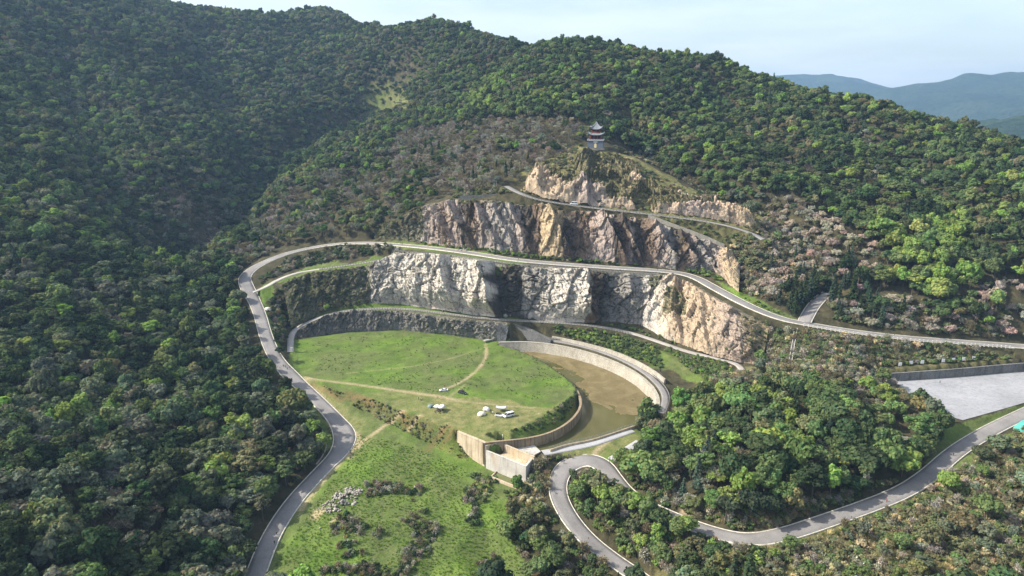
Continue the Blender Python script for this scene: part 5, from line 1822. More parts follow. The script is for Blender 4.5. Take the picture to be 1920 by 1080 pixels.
bushes([(1240, 650), (1300, 668), (1370, 682), (1375, 705), (1330, 722), (1300, 700)], 2.2, (.9, 0, .1), [(MIDG, .5), (OLV, .2), (BRG, .3)], (.7, 1.2), where='on the bank below the end of the lower road')
bushes([(1090, 602), (1180, 612), (1240, 632), (1280, 650), (1240, 640), (1180, 618)], 1.8, (.9, .1, 0), BRIGHT, (.6, 1.0), where='at the right foot of the quarry cliff')
bushes([(1085, 735), (1088, 765), (1055, 792), (1010, 810), (950, 822), (975, 805), (1040, 768), (1075, 742)], 1.5, (.75, .05, .2), [(EVG, .5), (DKG, .2), (MIDG, .3)], (.4, .8), where='on the shaded bank above the basin wall')
bushes([(757, 775), (800, 787), (857, 812), (880, 862), (850, 855), (800, 828), (740, 795), (690, 770), (650, 748), (690, 748)], 2.0, (.3, .1, .6), [(OLV, .6), (MIDG, .4)], (.4, .8), clump=.5, where='on the dug bank below the meadow')
for pl in ([(620, 990), (650, 965), (690, 985), (720, 1000), (690, 1040), (640, 1050), (600, 1040)], [(735, 950), (775, 940), (800, 965), (830, 990), (800, 1040), (770, 1080), (740, 1080), (770, 1020), (740, 985)], [(680, 905), (730, 905), (735, 925), (690, 935)],
           [(865, 910), (885, 905), (895, 950), (905, 985), (880, 985), (870, 945)], [(600, 1070), (700, 1060), (760, 1085), (600, 1090)], [(895, 1050), (930, 1040), (940, 1085), (895, 1085)], [(740, 905), (800, 915), (790, 930), (740, 925)]):
    bushes(pl, 1.7, (.5, .42, .08), DARKP, (.55, 1.15), clump=.44, where='among the dark brambles in the lower grass')
bushes([(870, 890), (930, 895), (980, 915), (960, 940), (900, 945), (875, 925)], 2.0, (.8, .1, .1), [(MIDG, .4), (EVG, .4), (OLV, .2)], (.6, 1.1), clump=.42, where='in the wet ground below the spillway')
bushes([(985, 905), (1000, 870), (1020, 862), (1030, 880), (1020, 930), (1000, 960), (980, 950)], 1.3, (.15, .1, .75), [(STR, .7), (OLV, .3)], (1.3, 2.3), where='in the reeds beside the spillway')
bushes([(950, 950), (1000, 930), (1050, 945), (1120, 1030), (1190, 1090), (1010, 1090), (960, 1010)], 2.2, (.7, .2, .1), [(EVG, .4), (MIDG, .3), (OLV, .3)], (.8, 1.7), clump=.35, where='on the bank left of the hairpin road')
bushes([(1075, 885), (1110, 885), (1150, 915), (1230, 965), (1330, 1010), (1420, 1025), (1450, 1090), (1230, 1090), (1110, 1000), (1065, 940)], 2.0, (.72, .18, .10), [(MIDG, .4), (EVG, .25), (OLV, .2), (BRG, .15)], (.8, 1.7), where='on the slope inside the hairpin')
bushes([(1420, 1025), (1560, 990), (1720, 935), (1800, 880), (1925, 800), (1925, 1085), (1430, 1090)], 2.0, (.46, .16, .38), [(OLV, .45), (MIDG, .28), (GRG, .12), (STR, .15)], (.7, 1.5), where='below the right-hand road')
bushes([(1330, 712), (1430, 692), (1560, 695), (1660, 705), (1700, 740), (1640, 780), (1540, 740), (1400, 735), (1320, 740)], 2.1, (.5, .32, .18), DRYP, (.8, 1.6), where='on the brown scrub at the top of the knoll')
bushes([(1160, 880), (1230, 915), (1330, 945), (1440, 960), (1560, 940), (1690, 905), (1740, 870), (1745, 885), (1690, 915), (1560, 960), (1450, 985), (1330, 965), (1210, 935)], 2.0, (.7, .15, .15), [(MIDG, .3), (EVG, .3), (OLV, .4)], (.7, 1.4), where='along the inner edge of the right-hand road')
bushes([(1020, 850), (1050, 843), (1110, 832), (1130, 828), (1110, 840), (1060, 856), (1030, 872)], 1.8, (.85, .1, .05), [(EVG, .5), (MIDG, .3), (OLV, .2)], (.5, 1.0), clump=.46, where='between the gravel path and the hairpin')
bushes([(1440, 590), (1500, 600), (1480, 596), (1400, 560), (1380, 545)], 1.8, (.8, .1, .1), BRIGHT, (.4, .8), where='on the green verge inside the middle road')
bushes([(1560, 600), (1700, 622), (1880, 640), (1880, 628), (1700, 605), (1580, 590)], 2.2, (.6, .2, .2), [(OLV, .5), (EVG, .3), (MIDG, .2)], (.8, 1.5), where='above the right end of the middle road')
bushes([(700, 445), (800, 452), (850, 462), (800, 430), (740, 420), (690, 432)], 2.4, (.7, .3, 0), DARKP, (.9, 1.8), where='in the shaded corner left of the upper cliff')
bushes([(850, 372), (960, 366), (1000, 374), (960, 358), (860, 362)], 2.2, (.8, .2, 0), [(OLV, .4), (EVG, .4), (MIDG, .2)], (.7, 1.3), where='along the crest of the upper cliff')
bushes([(575, 775), (600, 800), (620, 850), (590, 885), (540, 945), (520, 960), (560, 880), (590, 840), (570, 800)], 2.2, (.6, .3, .1), DARKP, (.7, 1.3), where='at the edge of the wood beside the winding road', road_gap=2.5)
bushes([(975, 360), (1030, 375), (1100, 384), (1200, 395), (1330, 410), (1400, 428), (1400, 420), (1330, 403), (1200, 388), (1100, 377), (1030, 367), (985, 352)], 1.9, (.7, .15, .15), DRYP, (.5, 1.0), where='along the inner edge of the upper road')
bushes([(1440, 645), (1590, 648), (1640, 665), (1640, 692), (1560, 698), (1430, 690)], 2.0, (.6, .25, .15), [(OLV, .4), (EVG, .3), (MIDG, .2), (STR, .1)], (.9, 1.7), where='on the mound right of the stairway')
bushes([(1560, 560), (1700, 560), (1900, 570), (1900, 636), (1700, 622), (1570, 606)], 3.0, (.55, .3, .15), [(OLV, .4), (EVG, .4), (MIDG, .2)], (.9, 1.8), where='under budding trees above the right end of the road')
bushes([(1370, 470), (1440, 440), (1560, 470), (1560, 540), (1500, 590), (1400, 555)], 2.6, (.5, .45, .05), DRYP, (.9, 1.8), where='between the budding trees right of the cliffs')
bushes([(1215, 925), (1330, 940), (1440, 950), (1560, 930), (1690, 900), (1690, 915), (1560, 955), (1470, 988), (1400, 1002), (1310, 978), (1230, 948)], 1.7, (.62, .18, .20), [(MIDG, .35), (EVG, .25), (OLV, .4)], (.7, 1.4), where='under the knoll by the right-hand road')
bushes([(600, 722), (700, 750), (757, 775), (857, 815), (882, 866), (840, 852), (790, 826), (700, 782), (640, 752)], 1.25, (.28, .07, .65), [((.075, .100, .036), .6), (OLV, .4)], (.3, .65), clump=.36, where='on the steep grass bank below the meadow')
# shrubs rooted on rock ledges
for Q, g_, nr_ in ROCKPTS:
    w_ = np.argwhere((g_ > .4) & (rng.uniform(0, 1, g_.shape) < .022))
    w2 = np.argwhere(rng.uniform(0, 1, g_.shape) < .0009)
    w_ = np.vstack([w_, w2])
    n = len(w_)
    p = Q[w_[:, 0], w_[:, 1]] - [0, 0, .3]
    SP.append(p)
    SR.append(np.stack([rng.normal(0, .15, n), rng.normal(0, .15, n), rng.uniform(0, 6.28, n)], 1))
    s = rng.uniform(.35, 1.0, n)
    SS.append(np.stack([s, s, s * .85], 1))
    kk = np.where(rng.uniform(0, 1, n) < .75, 0, 1)
    ST.append(np.where((kk == 1)[:, None], TWB, np.array([EVG, MIDG, OLV])[rng.integers(0, 3, n)]) * rng.uniform(.75, 1.2, (n, 1)))
    SK.append(kk)
    SL.append(['rooted on a ledge of the quarry rock'] * n)
SP, SR, SS, ST, SK = np.vstack(SP), np.vstack(SR), np.vstack(SS), np.vstack(ST), np.concatenate(SK)
SL = [x for y in SL for x in y]
spx, spy, sdep = proj(SP[:, 0], SP[:, 1], SP[:, 2] + .6)
vis = (spx > 3) & (spx < 1917) & (spy > 3) & (spy < 1077)
sapp = SS[:, 0] * FPX / sdep
sing = np.zeros(len(SP), bool)
for k, most, nm in ((0, 220, 'shrub'), (1, 110, 'scrub_bush')):
    idx = np.nonzero((SK == k) & vis)[0]
    idx = idx[np.argsort(-sapp[idx])][:most]
    sing[idx] = True
    for i in idx:
        c = ST[i]
        sub = ', ' + ('left' if spx[i] < 700 else 'middle left' if spx[i] < 1100 else 'middle' if spx[i] < 1400 else 'middle right' if spx[i] < 1600 else 'right' if spx[i] < 1760 else 'far right') + (', low' if spy[i] > 1000 else '')
        szw = 'large ' if SS[i, 0] > 1.5 else 'small ' if SS[i, 0] < 1.0 else ''
        cw = szw + 'leafless brown bush' if k == 1 else szw + ('bright green' if c[1] > .20 else 'mid green' if c[1] > .14 else 'dark green') + ' leafy shrub'
        lab = cw + ' ' + SL[i] + sub
        if len(lab.replace(',', ' ').split()) > 16:
            lab = cw + ' ' + SL[i]
        if len(lab.split()) > 16:
            lab = cw[len(szw):] + ' ' + SL[i]
        plant_one(nm, SHK[k], int(rng.integers(0, len(PROTO[SHK[k]]))), SP[i], SR[i], SS[i], c, lab, 'shrub', 'group of ' + lab)
for k, nm, lb in ((0, 'undergrowth', 'leafy green undergrowth on banks and ledges'), (1, 'dry_scrub', 'dry brown scrub on banks and slopes'), (2, 'dry_grass', 'tufts of straw-coloured grass on banks')):
    m = (SK == k) & ~sing
    scatter(nm, SHK[k], SP[m], SR[m], SS[m], ST[m], lb)


def turf(name, poly, step, pal, sz, label, clump=0.):
    global SP, SR, SS, ST, SK
    q = np.array([hit(x, y) for x, y in poly])
    X, Y = np.meshgrid(np.arange(q[:, 0].min(), q[:, 0].max(), step), np.arange(q[:, 1].min(), q[:, 1].max(), step))
    X = (X + rng.uniform(-.5, .5, X.shape) * step).ravel()
    Y = (Y + rng.uniform(-.5, .5, Y.shape) * step).ravel()
    m = inpoly(X, Y, q[:, :2])
    if clump:
        m &= fbm(X / 5, Y / 5, 3, 207) > clump
    for k, (P, hw) in ROADS.items():
        d, _ = dist_poly(X, Y, P, 12)
        m &= d > hw + 1.6
    X, Y = X[m], Y[m]
    n = len(X)
    s = rng.uniform(*sz, n)
    cum = np.cumsum([w_ for _, w_ in pal])
    t = np.array([c_ for c_, _ in pal])[np.minimum(np.searchsorted(cum / cum[-1], rng.uniform(0, 1, n)), len(pal) - 1)]
    scatter(name, 'tuft', np.stack([X, Y, ground(X, Y)], 1), np.stack([np.zeros(n), np.zeros(n), rng.uniform(0, 6.28, n)], 1), np.stack([s, s, s * rng.uniform(.6, 1.1, n)], 1), t * rng.uniform(.75, 1.25, (n, 1)), label)


GA, GB, GC = (.165, .265, .044), (.125, .205, .036), (.22, .27, .07)
turf('grass', [(665, 815), (760, 835), (850, 872), (955, 925), (950, 1000), (1000, 1085), (500, 1085), (600, 930), (650, 870)], 1.25, [(GA, .6), (GB, .25), (GC, .15)], (.25, .6), 'lush tussocky grass in the hollow below the meadow', .30)
turf('meadow_grass', [(560, 645), (700, 625), (900, 642), (1040, 692), (1070, 725), (1000, 750), (840, 740), (600, 705)], 2.2, [((.075, .095, .034), .5), (GB, .5)], (.22, .55), 'dark grass tufts on the quarry meadow', .56)


# single trees that stand apart
def lone(px, py, key, var, s, c, label, name=None):
    q = hit(px, py)
    return plant_one(name or NAMES[key][0], key, var, q - [0, 0, .2], (0, 0, rng.uniform(0, 6)), (s, s, s), c, label, 'tree', None)


lone(613, 583, 'round', 0, .55, BRG, 'small bright green tree at the left foot of the quarry cliff')
lone(518, 640, 'conifer', 0, .75, DKG, 'dark conifer on the verge, upper of the row beside the meadow path')
lone(527, 668, 'soft', 0, .75, DKG, 'dark bushy tree on the verge at the left corner of the meadow')
lone(534, 640, 'round', 1, .55, DKG, 'low dark round tree between the meadow path and the road')
lone(530, 612, 'soft', 1, .75, EVG, 'dark feathery tree above the meadow path near the beige tent')
lone(545, 588, 'soft', 2, .7, DKG, 'dark feathery tree against the left end of the quarry cliff')
lone(705, 452, 'soft', 2, .5, GRG, 'small grey-green tree on the grass at the left of the middle road')
lone(1130, 950, 'round', 3, 1.15, BRG, 'large bright green tree inside the hairpin bend')
lone(1108, 905, 'soft', 2, .55, GRG, 'small grey-green tree in the crook of the hairpin')
for k, (px, py, s_, c_) in enumerate(((1166, 955, 1.1, MIDG), (1190, 970, 1.15, BRG), (1214, 982, 1.15, MIDG), (1240, 996, 1.1, EVG), (1272, 1012, 1.0, MIDG), (1150, 938, 1.0, EVG))):
    lone(px, py, ('round', 'soft')[k % 2], k % 3, s_, c_, ('first', 'second', 'third', 'fourth', 'fifth', 'uppermost')[k] + ' tree of the row between the two hairpin legs, from the left')
lone(1551, 546, 'conifer', 2, 1.25, DKG, 'dark conifer closing the far end of the side road')
lone(1543, 541, 'soft', 0, 1.1, EVG, 'dull green tree behind the far end of the side road')
lone(985, 990, 'round', 2, .9, OLV, 'olive green tree at the edge of the lower grass')
lone(1035, 1060, 'round', 4, 1.1, EVG, 'dark green round tree left of the descending hairpin road')
lone(1018, 878, 'soft', 0, .5, MIDG, 'small green tree at the corner of the concrete apron')
lone(1690, 895, 'round', 1, 1.35, BRG, 'big bright green tree over the inner edge of the right-hand road')
lone(1775, 925, 'round', 0, 1.1, BRG, 'bright green tree on the outer side of the right-hand road')
lone(1845, 975, 'round', 3, 1.15, MIDG, 'green round tree on the scrubby bank near the right edge')
lone(1720, 770, 'round', 2, 1.15, EVG, 'dark tree at the near corner of the parking court')
lone(1625, 735, 'round', 4, 1.0, BRG, 'bright green tree left of the parking court wall')
for k, (px, py, s_) in enumerate(((1489, 588, 1.1), (1498, 576, 1.2), (1507, 566, 1.25), (1517, 558, 1.3), (1528, 550, 1.3), (1558, 574, 1.15), (1562, 560, 1.25), (1570, 586, .9))):
    lone(px, py, 'conifer', k % 3, s_ * 1.15, (DKG, BLG)[k % 2], ('dark conifer standing left of the side road' if k < 5 else 'dark conifer standing right of the side road') + ', ' + ('first from the junction', 'second from the junction', 'third from the junction', 'fourth from the junction', 'farthest in', 'second from the junction', 'farthest in', 'nearest the junction')[k])
lone(1480, 1040, 'soft', 1, .8, MIDG, 'slim green tree below the bend of the right-hand road')
# ------------------------------------------------------------------ railings
plain('rail_stone', (.20, .195, .18), .9, .25, 1.5)
plain('rail_white', (.62, .60, .55), .85, .15, 1.5)
plain('rail_green', (.20, .23, .19), .7, .2, 1.5)


def railing(P, mat, label, h=1.1, step=2.0, w=.32, bars=(.55, .95), bar=.12):
    P = smooth_line(P, step, 0)
    c = P[len(P) // 2]
    e = empty('railing', c, 0, label, 'railing')
    a, b = MB(), MB()
    for i, p in enumerate(P):
        t_ = P[min(i + 1, len(P) - 1)] - P[max(i - 1, 0)]
        rz = math.atan2(t_[1], t_[0])
        a.box(p - c + [0, 0, h / 2 - .2], (w, w, h + .4), rz)
        a.box(p - c + [0, 0, h + .06], (w * 1.25, w * 1.25, .12), rz, top=(.6, .6))
    for p, q in zip(P[:-1], P[1:]):
        for z in bars:
            b.tube(p - c + [0, 0, z * h], q - c + [0, 0, z * h], bar, n=4)
    o = a.build('posts', M[mat], e)
    o['kind'] = 'stuff'
    o = b.build('rails', M[mat], e)
    o['kind'] = 'stuff'
    return e


def road_part(key, x0, x1, d, dz=.0):
    P, hw = ROADS[key]
    px, _, _ = proj(P[:, 0], P[:, 1], P[:, 2])
    m = (px > x0) & (px < x1) & (P[:, 1] > 300)
    Q = offset(P, np.full(len(P), d))[m]
    Q[:, 2] += dz
    return Q


railing(offset(wl, -.9)[:0] if False else np.array(offset(smooth_line(line([(748, 472, 47.1), (830, 477.5, 47.2), (900, 486.5, 46.5), (960, 494.5, 45.6), (1050, 501.5, 43.7), (1150, 508.5, 41.7), (1235, 514, 40.1)]), 2, 1), -.6)), 'rail_stone', 'dark stone railing along the outer edge of the middle road')
railing(road_part('main', 1505, 1885, -4.6), 'rail_white', 'whitish post railing along the right end of the middle road', 1.0, 2.4, .42)
railing(road_part('lower', 600, 1190, -2.2), 'rail_stone', 'dark stone railing along the lower terrace road', 1.0, 1.8)
railing(road_part('upper', 985, 1330, -3.5), 'rail_stone', 'stone railing along the outer edge of the upper road', 1.0, 2.2)
railing(road_part('branch', 600, 736, -1.9), 'rail_stone', 'low stone railing along the terrace branch path', .9, 1.8)
railing(nearl + [0, 0, .2], 'rail_green', 'grey-green railing along the near edge of the basin', 1.2, 2.2, .16, (.35, .65, 1.0), .05)
railing(road_part('quay', 1020, 1252, 1.95), 'rail_stone', 'dark railing beside the road that rounds the basin', 1.0, 2.2, .25)

# ------------------------------------------------------------------ pagoda
plain('roof_tile', (.16, .172, .19), .7, .2, 1.2)
plain('roof_ridge', (.30, .31, .33), .8, .12, 1.)
plain('red_timber', (.23, .055, .030), .7, .2, 1.5)
plain('dark_opening', (.028, .022, .020), .8, .2, 1.)
plain('pagoda_stone', (.105, .125, .155), .9, .15, .8)
plain('white_stone', (.38, .39, .40), .85, .12, 1.)
plain('door_gold', (.62, .50, .24), .7, .1, 1.)


def eaves(mb, w0, w1, z0, z1, lift, n=9, m=0, th=.22):
    """flared square roof: eave half-width w0 at z0, upper half-width w1 at z1, corners lifted"""
    rows = []
    for k in range(6):
        f = k / 5
        w = w0 + (w1 - w0) * f
        z = z0 + (z1 - z0) * (f ** 1.55)
        ring = []
        for s_ in range(4):
            for i in range(n):
                u = -1 + 2 * i / n
                x, y = (u, -1) if s_ == 0 else (1, u) if s_ == 1 else (-u, 1) if s_ == 2 else (-1, -u)
                up = lift * (abs(u) ** 4) * (1 - f) ** 2
                k2 = 1 + .06 * (abs(u) ** 6) * (1 - f)
                ring.append((x * w * k2, y * w * k2, z + up))
        rows.append(ring)
    low = [(x * .97, y * .97, z - th) for x, y, z in rows[0]]
    inn = [(x * .5, y * .5, z0 + .15) for x, y, z in rows[0]]
    mb.loft([inn, low] + rows, m, True, True)
    return rows


pg = empty('pagoda', D(1117, 277.5, 540) + [0, 0, -.3], R(-10), label='small grey-roofed pagoda with red columns on the crag above the quarry', cat='pagoda')
pg.scale = (.93, .93, .95)
b = MB()
b.box((0, 0, 2.8), (13.2, 13.2, 7.2), top=(.93, .93))
base_o = b.build('base', M['pagoda_stone'], pg)
b = MB()
b.box((0, 0, -.2), (15, 14.5, 1.8))
b.build('plinth', M['grey_masonry'], pg)
dr = MB()
dr.loft([[(x, -6.62 + y_ * .0 + (z / 7.2) * .42, z) for x, z in ((-.95, .9), (.95, .9), (.95, 3.4), (.6, 4.1), (0, 4.35), (-.6, 4.1), (-.95, 3.4))] for y_ in (0, 1)][0:1] + [[(x, -6.2, z) for x, z in ((-.95, .9), (.95, .9), (.95, 3.4), (.6, 4.1), (0, 4.35), (-.6, 4.1), (-.95, 3.4))]], 0)
dr.build('door', M['door_gold'], pg)
pl = MB()
pl.box((0, -6.42, 5.35), (3.4, .3, .8))
pl.build('name_plaque', M['white_stone'], pg)
for sx, sy, L, rz in ((0, -1, 13.4, 0), (0, 1, 13.4, 0), (1, 0, 13.4, math.pi / 2), (-1, 0, 13.4, math.pi / 2)):
    p = MB()
    p.box((sx * 6.5, sy * 6.5, 6.75), (L, .5, .8), rz)
    for i in range(10):
        u = -6.1 + 12.2 * i / 9
        p.box((sx * 6.5 + (u if sy else 0), sy * 6.5 + (u if sx else 0), 7.3), (.6, .55, .5), rz)
    p.build('parapet', M['white_stone'], pg)
z = 6.4
for st, (w, h, ew, nx) in enumerate(((4.3, 4.4, 6.0, 4), (3.1, 3.0, 4.8, 3))):
    c = MB()
    c.box((0, 0, z + h / 2), (w * 1.62, w * 1.62, h))
    core_o = c.build('storey', M['dark_opening'], pg)
    for sx in (-1, 1):
        for i in range(nx):
            u = -w + 2 * w * i / (nx - 1)
            for x, y in (((u, sx * w)),) + (((sx * w, u),) if 0 < i < nx - 1 else ()):
                k = MB()
                k.tube((x, y, z - .05), (x, y, z + h), .26, .26, 8)
                k.build('column', M['red_timber'], pg)
    for sx, sy, rz in ((0, -1, 0), (0, 1, 0), (1, 0, math.pi / 2), (-1, 0, math.pi / 2)):
        k = MB()
        k.box((sx * w * .84, sy * w * .84, z + .62), (w * 1.66, .12, 1.25), rz)
        k.build('red_panel', M['red_timber'], core_o)
        k = MB()
        k.box((sx * w, sy * w, z + h - .45), (2 * w, .22, .5), rz)
        k.build('lintel', M['red_timber'], pg)
        if st:
            k = MB()
            k.box((sx * w * 1.12, sy * w * 1.12, z + .5), (w * 2.3, .12, .8), rz)
            k.build('balustrade', M['red_timber'], pg)
    rf = MB()
    if st == 0:
        rows = eaves(rf, ew, 3.3, z + h - .1, z + h + 1.7, 1.5)
    else:
        rows = eaves(rf, ew, .22, z + h - .1, z + h + 5.2, 1.9)
    ro = rf.build('roof', M['roof_tile'], pg)
    for s_ in range(4):
        k = MB()
        pts = [rows[r_][s_ * 9] for r_ in range(6)]
        for a_, b_ in zip(pts[:-1], pts[1:]):
            k.tube(Vector(a_) + Vector((0, 0, .08)), Vector(b_) + Vector((0, 0, .08)), .2, .2, 5)
        a_ = Vector(pts[0])
        k.tube(a_, a_ * 1.0 + Vector((a_.x * .05, a_.y * .05, .9)), .2, .08, 5)
        k.build('ridge', M['roof_ridge'], ro)
    z += h + (1.5 if st == 0 else 5)
fn = MB()
fn.tube((0, 0, z - .2), (0, 0, z + .9), .3, .1, 8)
fn.build('finial', M['roof_ridge'], pg)

# a tiny pavilion on the far summit
q = hit(612, 27, 900, 1750)
pv_ = empty('pavilion', D(612, 30, 1495) + [0, 0, -1.5], 0, label='tiny lookout pavilion on the far summit', cat='pavilion')
k = MB()
k.box((0, 0, 0), (7, 7, 5))
k.build('base', M['pagoda_stone'], pv_)
for sx in (-1, 1):
    for sy in (-1, 1):
        k = MB()
        k.tube((sx * 2.4, sy * 2.4, 2), (sx * 2.4, sy * 2.4, 6.5), .35, .35, 6)
        k.build('column', M['red_timber'], pv_)
k = MB()
eaves(k, 4.2, .2, 6.4, 9.6, 1.0)
k.build('roof', M['roof_tile'], pv_)

# ------------------------------------------------------------------ vehicles
plain('car_white', (.78, .78, .77), .25, .03, 1., 0, .5)
plain('car_black', (.022, .023, .026), .25, .1, 1., 0, .5)
plain('car_glass', (.02, .024, .028), .08, .1, 1., 0, .6)
plain('tyre', (.02, .02, .02), .9, .1, 2.)
plain('rim', (.45, .45, .46), .35, .1, 2., .8)
plain('lamp_glass', (.75, .74, .70), .15, .05, 1.)
plain('tail_red', (.45, .02, .015), .25, .05, 1.)
CARS = {'sedan': (4.6, 1.8, 1.45, [(-2.3, .35, .62, .80), (-2.15, .25, .86, .88), (-1.3, .22, .98, .90), (.9, .22, .95, .90), (1.9, .25, .80, .88), (2.28, .35, .62, .76)], [(-1.75, .97, .74), (-.95, 1.40, .64), (.35, 1.43, .64), (1.25, .93, .76)]),
        'suv': (4.7, 1.9, 1.72, [(-2.35, .4, .75, .84), (-2.25, .3, 1.02, .92), (-1.3, .28, 1.12, .94), (.9, .28, 1.08, .94), (1.95, .3, .98, .92), (2.32, .4, .72, .82)], [(-2.15, 1.08, .82), (-1.85, 1.66, .70), (.2, 1.72, .70), (1.05, 1.06, .80)]),
        'van': (5.4, 2.0, 2.35, [(-2.7, .4, 1.1, .92), (-2.6, .3, 1.3, .97), (-1.3, .3, 1.35, .99), (1.4, .3, 1.32, .99), (2.4, .3, 1.0, .95), (2.68, .4, .75, .86)], [(-2.6, 1.3, .97), (-2.5, 2.22, .86), (1.2, 2.32, .86), (2.1, 1.15, .92)])}


def vehicle(kind, name, paint, loc, rz, label, cat, roof=None):
    L, Wd, H, st, cab = CARS[kind]
    e = empty(name, loc, rz, label, cat)
    hw = Wd / 2
    b = MB()
    b.loft([[(x, -hw * k_ * .92, z0), (x, -hw * k_, (z0 + z1) * .5), (x, -hw * k_ * .97, z1 - .08), (x, -hw * k_ * .86, z1), (x, hw * k_ * .86, z1), (x, hw * k_ * .97, z1 - .08), (x, hw * k_, (z0 + z1) * .5), (x, hw * k_ * .92, z0)] for x, z0, z1, k_ in st])
    body = b.build('body', M[paint], e)
    (xa, za, ka), (xb, zb, kb), (xc, zc_, kc), (xd, zd, kd) = cab
    g_ = MB()
    g_.loft([[(x, -hw * k_, z) for x, z, k_ in ((xa, za - .05, ka), (xb, zb - .07, kb), (xc, zc_ - .07, kc), (xd, zd - .05, kd))], [(x, hw * k_, z) for x, z, k_ in ((xa, za - .05, ka), (xb, zb - .07, kb), (xc, zc_ - .07, kc), (xd, zd - .05, kd))]])
    g_.build('windows', M['car_glass'], e)
    r_ = MB()
    r_.loft([[(xb, -hw * kb, zb - .09), (xc, -hw * kc, zc_ - .09), (xc, hw * kc, zc_ - .09), (xb, hw * kb, zb - .09)], [(xb + .05, -hw * kb * .95, zb), (xc - .05, -hw * kc * .95, zc_), (xc - .05, hw * kc * .95, zc_), (xb + .05, hw * kb * .95, zb)]])
    r_.build('roof', M[roof or paint], e)
    for s_ in (-1, 1):                          # pillars
        k = MB()
        for (x0, z0, k0), (x1, z1, k1) in ((cab[0], cab[1]), (cab[3], cab[2]), (((xa + xd) / 2, za - .03, (ka + kd) / 2), ((xb + xc) / 2, zb - .05, (kb + kc) / 2))):
            k.tube((x0, s_ * hw * k0, z0 - .06), (x1, s_ * hw * k1, z1 - .05), .06, .05, 4)
        k.build('pillars', M[paint], body)
    for sx in (-.30, .29):
        for s_ in (-1, 1):
            k = MB()
            k.tube((sx * L, s_ * (hw - .2), .34), (sx * L, s_ * (hw + .02), .34), .34, .34, 14)
            wo = k.build('wheel', M['tyre'], e)
            k = MB()
            k.tube((sx * L, s_ * (hw + .0), .34), (sx * L, s_ * (hw + .035), .34), .2, .2, 10)
            k.build('rim', M['rim'], wo)
    for s_ in (-1, 1):
        k = MB()
        k.box((st[-1][0] - .1, s_ * hw * .62, st[-1][2] - .06), (.26, .36, .16))
        k.build('headlight', M['lamp_glass'], e)
        k = MB()
        k.box((st[0][0] + .08, s_ * hw * .68, st[0][2] - .02), (.22, .3, .2))
        k.build('tail_light', M['tail_red'], e)
    return e


def on(px, py, up=0.0):
    return hit(px, py) + [0, 0, up]


vehicle('sedan', 'car', 'car_white', on(832, 733), R(190), 'white saloon car parked beside the trail on the meadow', 'car')
vehicle('suv', 'car', 'car_black', on(867, 738), R(-28), 'black car parked on the meadow right of the trail', 'car')
vehicle('suv', 'car', 'car_white', on(937, 781), R(-14), 'white estate car with dark roof next to the white van', 'car', 'car_glass')
vehicle('van', 'van', 'car_white', on(954, 781), R(212), 'white van at the right end of the campsite', 'van')
q = ROADS['upper'][0]
u_, _, _ = proj(q[:, 0], q[:, 1], q[:, 2])
i = int(np.argmin(abs(u_ - 1076)))
vehicle('van', 'van', 'car_white', q[i] + [0, 1.0, .12], R(174), 'white van parked on the upper road below the pagoda', 'van')

# ------------------------------------------------------------------ tents
plain('canvas_white', (.74, .72, .67), .9, .06, 1.)
plain('canvas_cream', (.66, .60, .48), .9, .06, 1.)
plain('canvas_grey', (.50, .50, .48), .9, .08, 1.)
plain('canvas_teal', (.16, .24, .24), .9, .1, 1.)
plain('pole_metal', (.5, .5, .5), .5, .1, 2., .6)
plain('wood', (.30, .20, .11), .8, .15, 2.)


def dome(px, py, mat, r, h, label, rz=0., name='tent'):
    e = empty(name, on(px, py), rz, label, 'tent')
    b = MB()
    rows = []
    n = 12
    for k in range(6):
        f = k / 5
        rr = r * math.cos(f * math.pi / 2) ** .75 + .03
        rows.append([(rr * math.cos(a) * (1.15 if abs(math.cos(a)) > .6 else 1), rr * math.sin(a), -.1 + h * math.sin(f * math.pi / 2)) for a in [2 * math.pi * i / n for i in range(n)]])
    b.loft(rows)
    b.build('shell', M[mat], e, True)
    d = MB()
    d.loft([[(x, -r * 1.0 * math.cos(math.asin(min(.98, z / h))) ** .75 - .04, z) for x, z in ((-.45 * r, .03), (.45 * r, .03), (0, .72 * h))], [(x, -r * .8 * math.cos(math.asin(min(.98, z / h))) ** .75, z) for x, z in ((-.45 * r, .03), (.45 * r, .03), (0, .72 * h))]])
    d.build('doorway', M['dark_opening'], e)
    for a in (.8, 2.35):
        p = MB()
        pts = [(r * 1.06 * math.cos(a) * math.cos(t_), r * 1.06 * math.sin(a) * math.cos(t_), h * 1.02 * abs(math.sin(t_))) for t_ in [math.pi * i / 10 for i in range(11)]]
        for a_, b_ in zip(pts[:-1], pts[1:]):
            p.tube(a_, b_, .03, n=4)
        p.build('pole', M['pole_metal'], e)
    return e


def canopy(px, py, mat, L, Wd, h, rz, label, sag=.35, tilt=.3):
    e = empty('canopy', on(px, py), rz, label, 'canopy')
    rows = []
    for i in range(9):
        u = -1 + i / 4
        rows.append([(u * L / 2, v * Wd / 2, h - .55 * abs(v) ** 1.3 + sag * u * u + tilt * v * -.5) for v in (-1, -.5, 0, .5, 1)])
    b = MB()
    b.loft(rows + [[(x, y, z - .05) for x, y, z in r_] for r_ in rows[::-1]], closed=True, caps=False)
    b.build('sheet', M[mat], e, True)
    for sx in (-1, 1):
        p = MB()
        p.tube((sx * L / 2, 0, -.2), (sx * L / 2, 0, h + sag + .05), .05, n=6)
        p.build('pole', M['pole_metal'], e)
        for sy in (-1, 1):
            p = MB()
            p.tube((sx * L / 2, sy * Wd / 2, h - .55 + sag), (sx * (L / 2 + .7), sy * (Wd / 2 + 1.0), -.1), .025, n=4)
            p.build('guy_rope', M['pole_metal'], e)
    return e


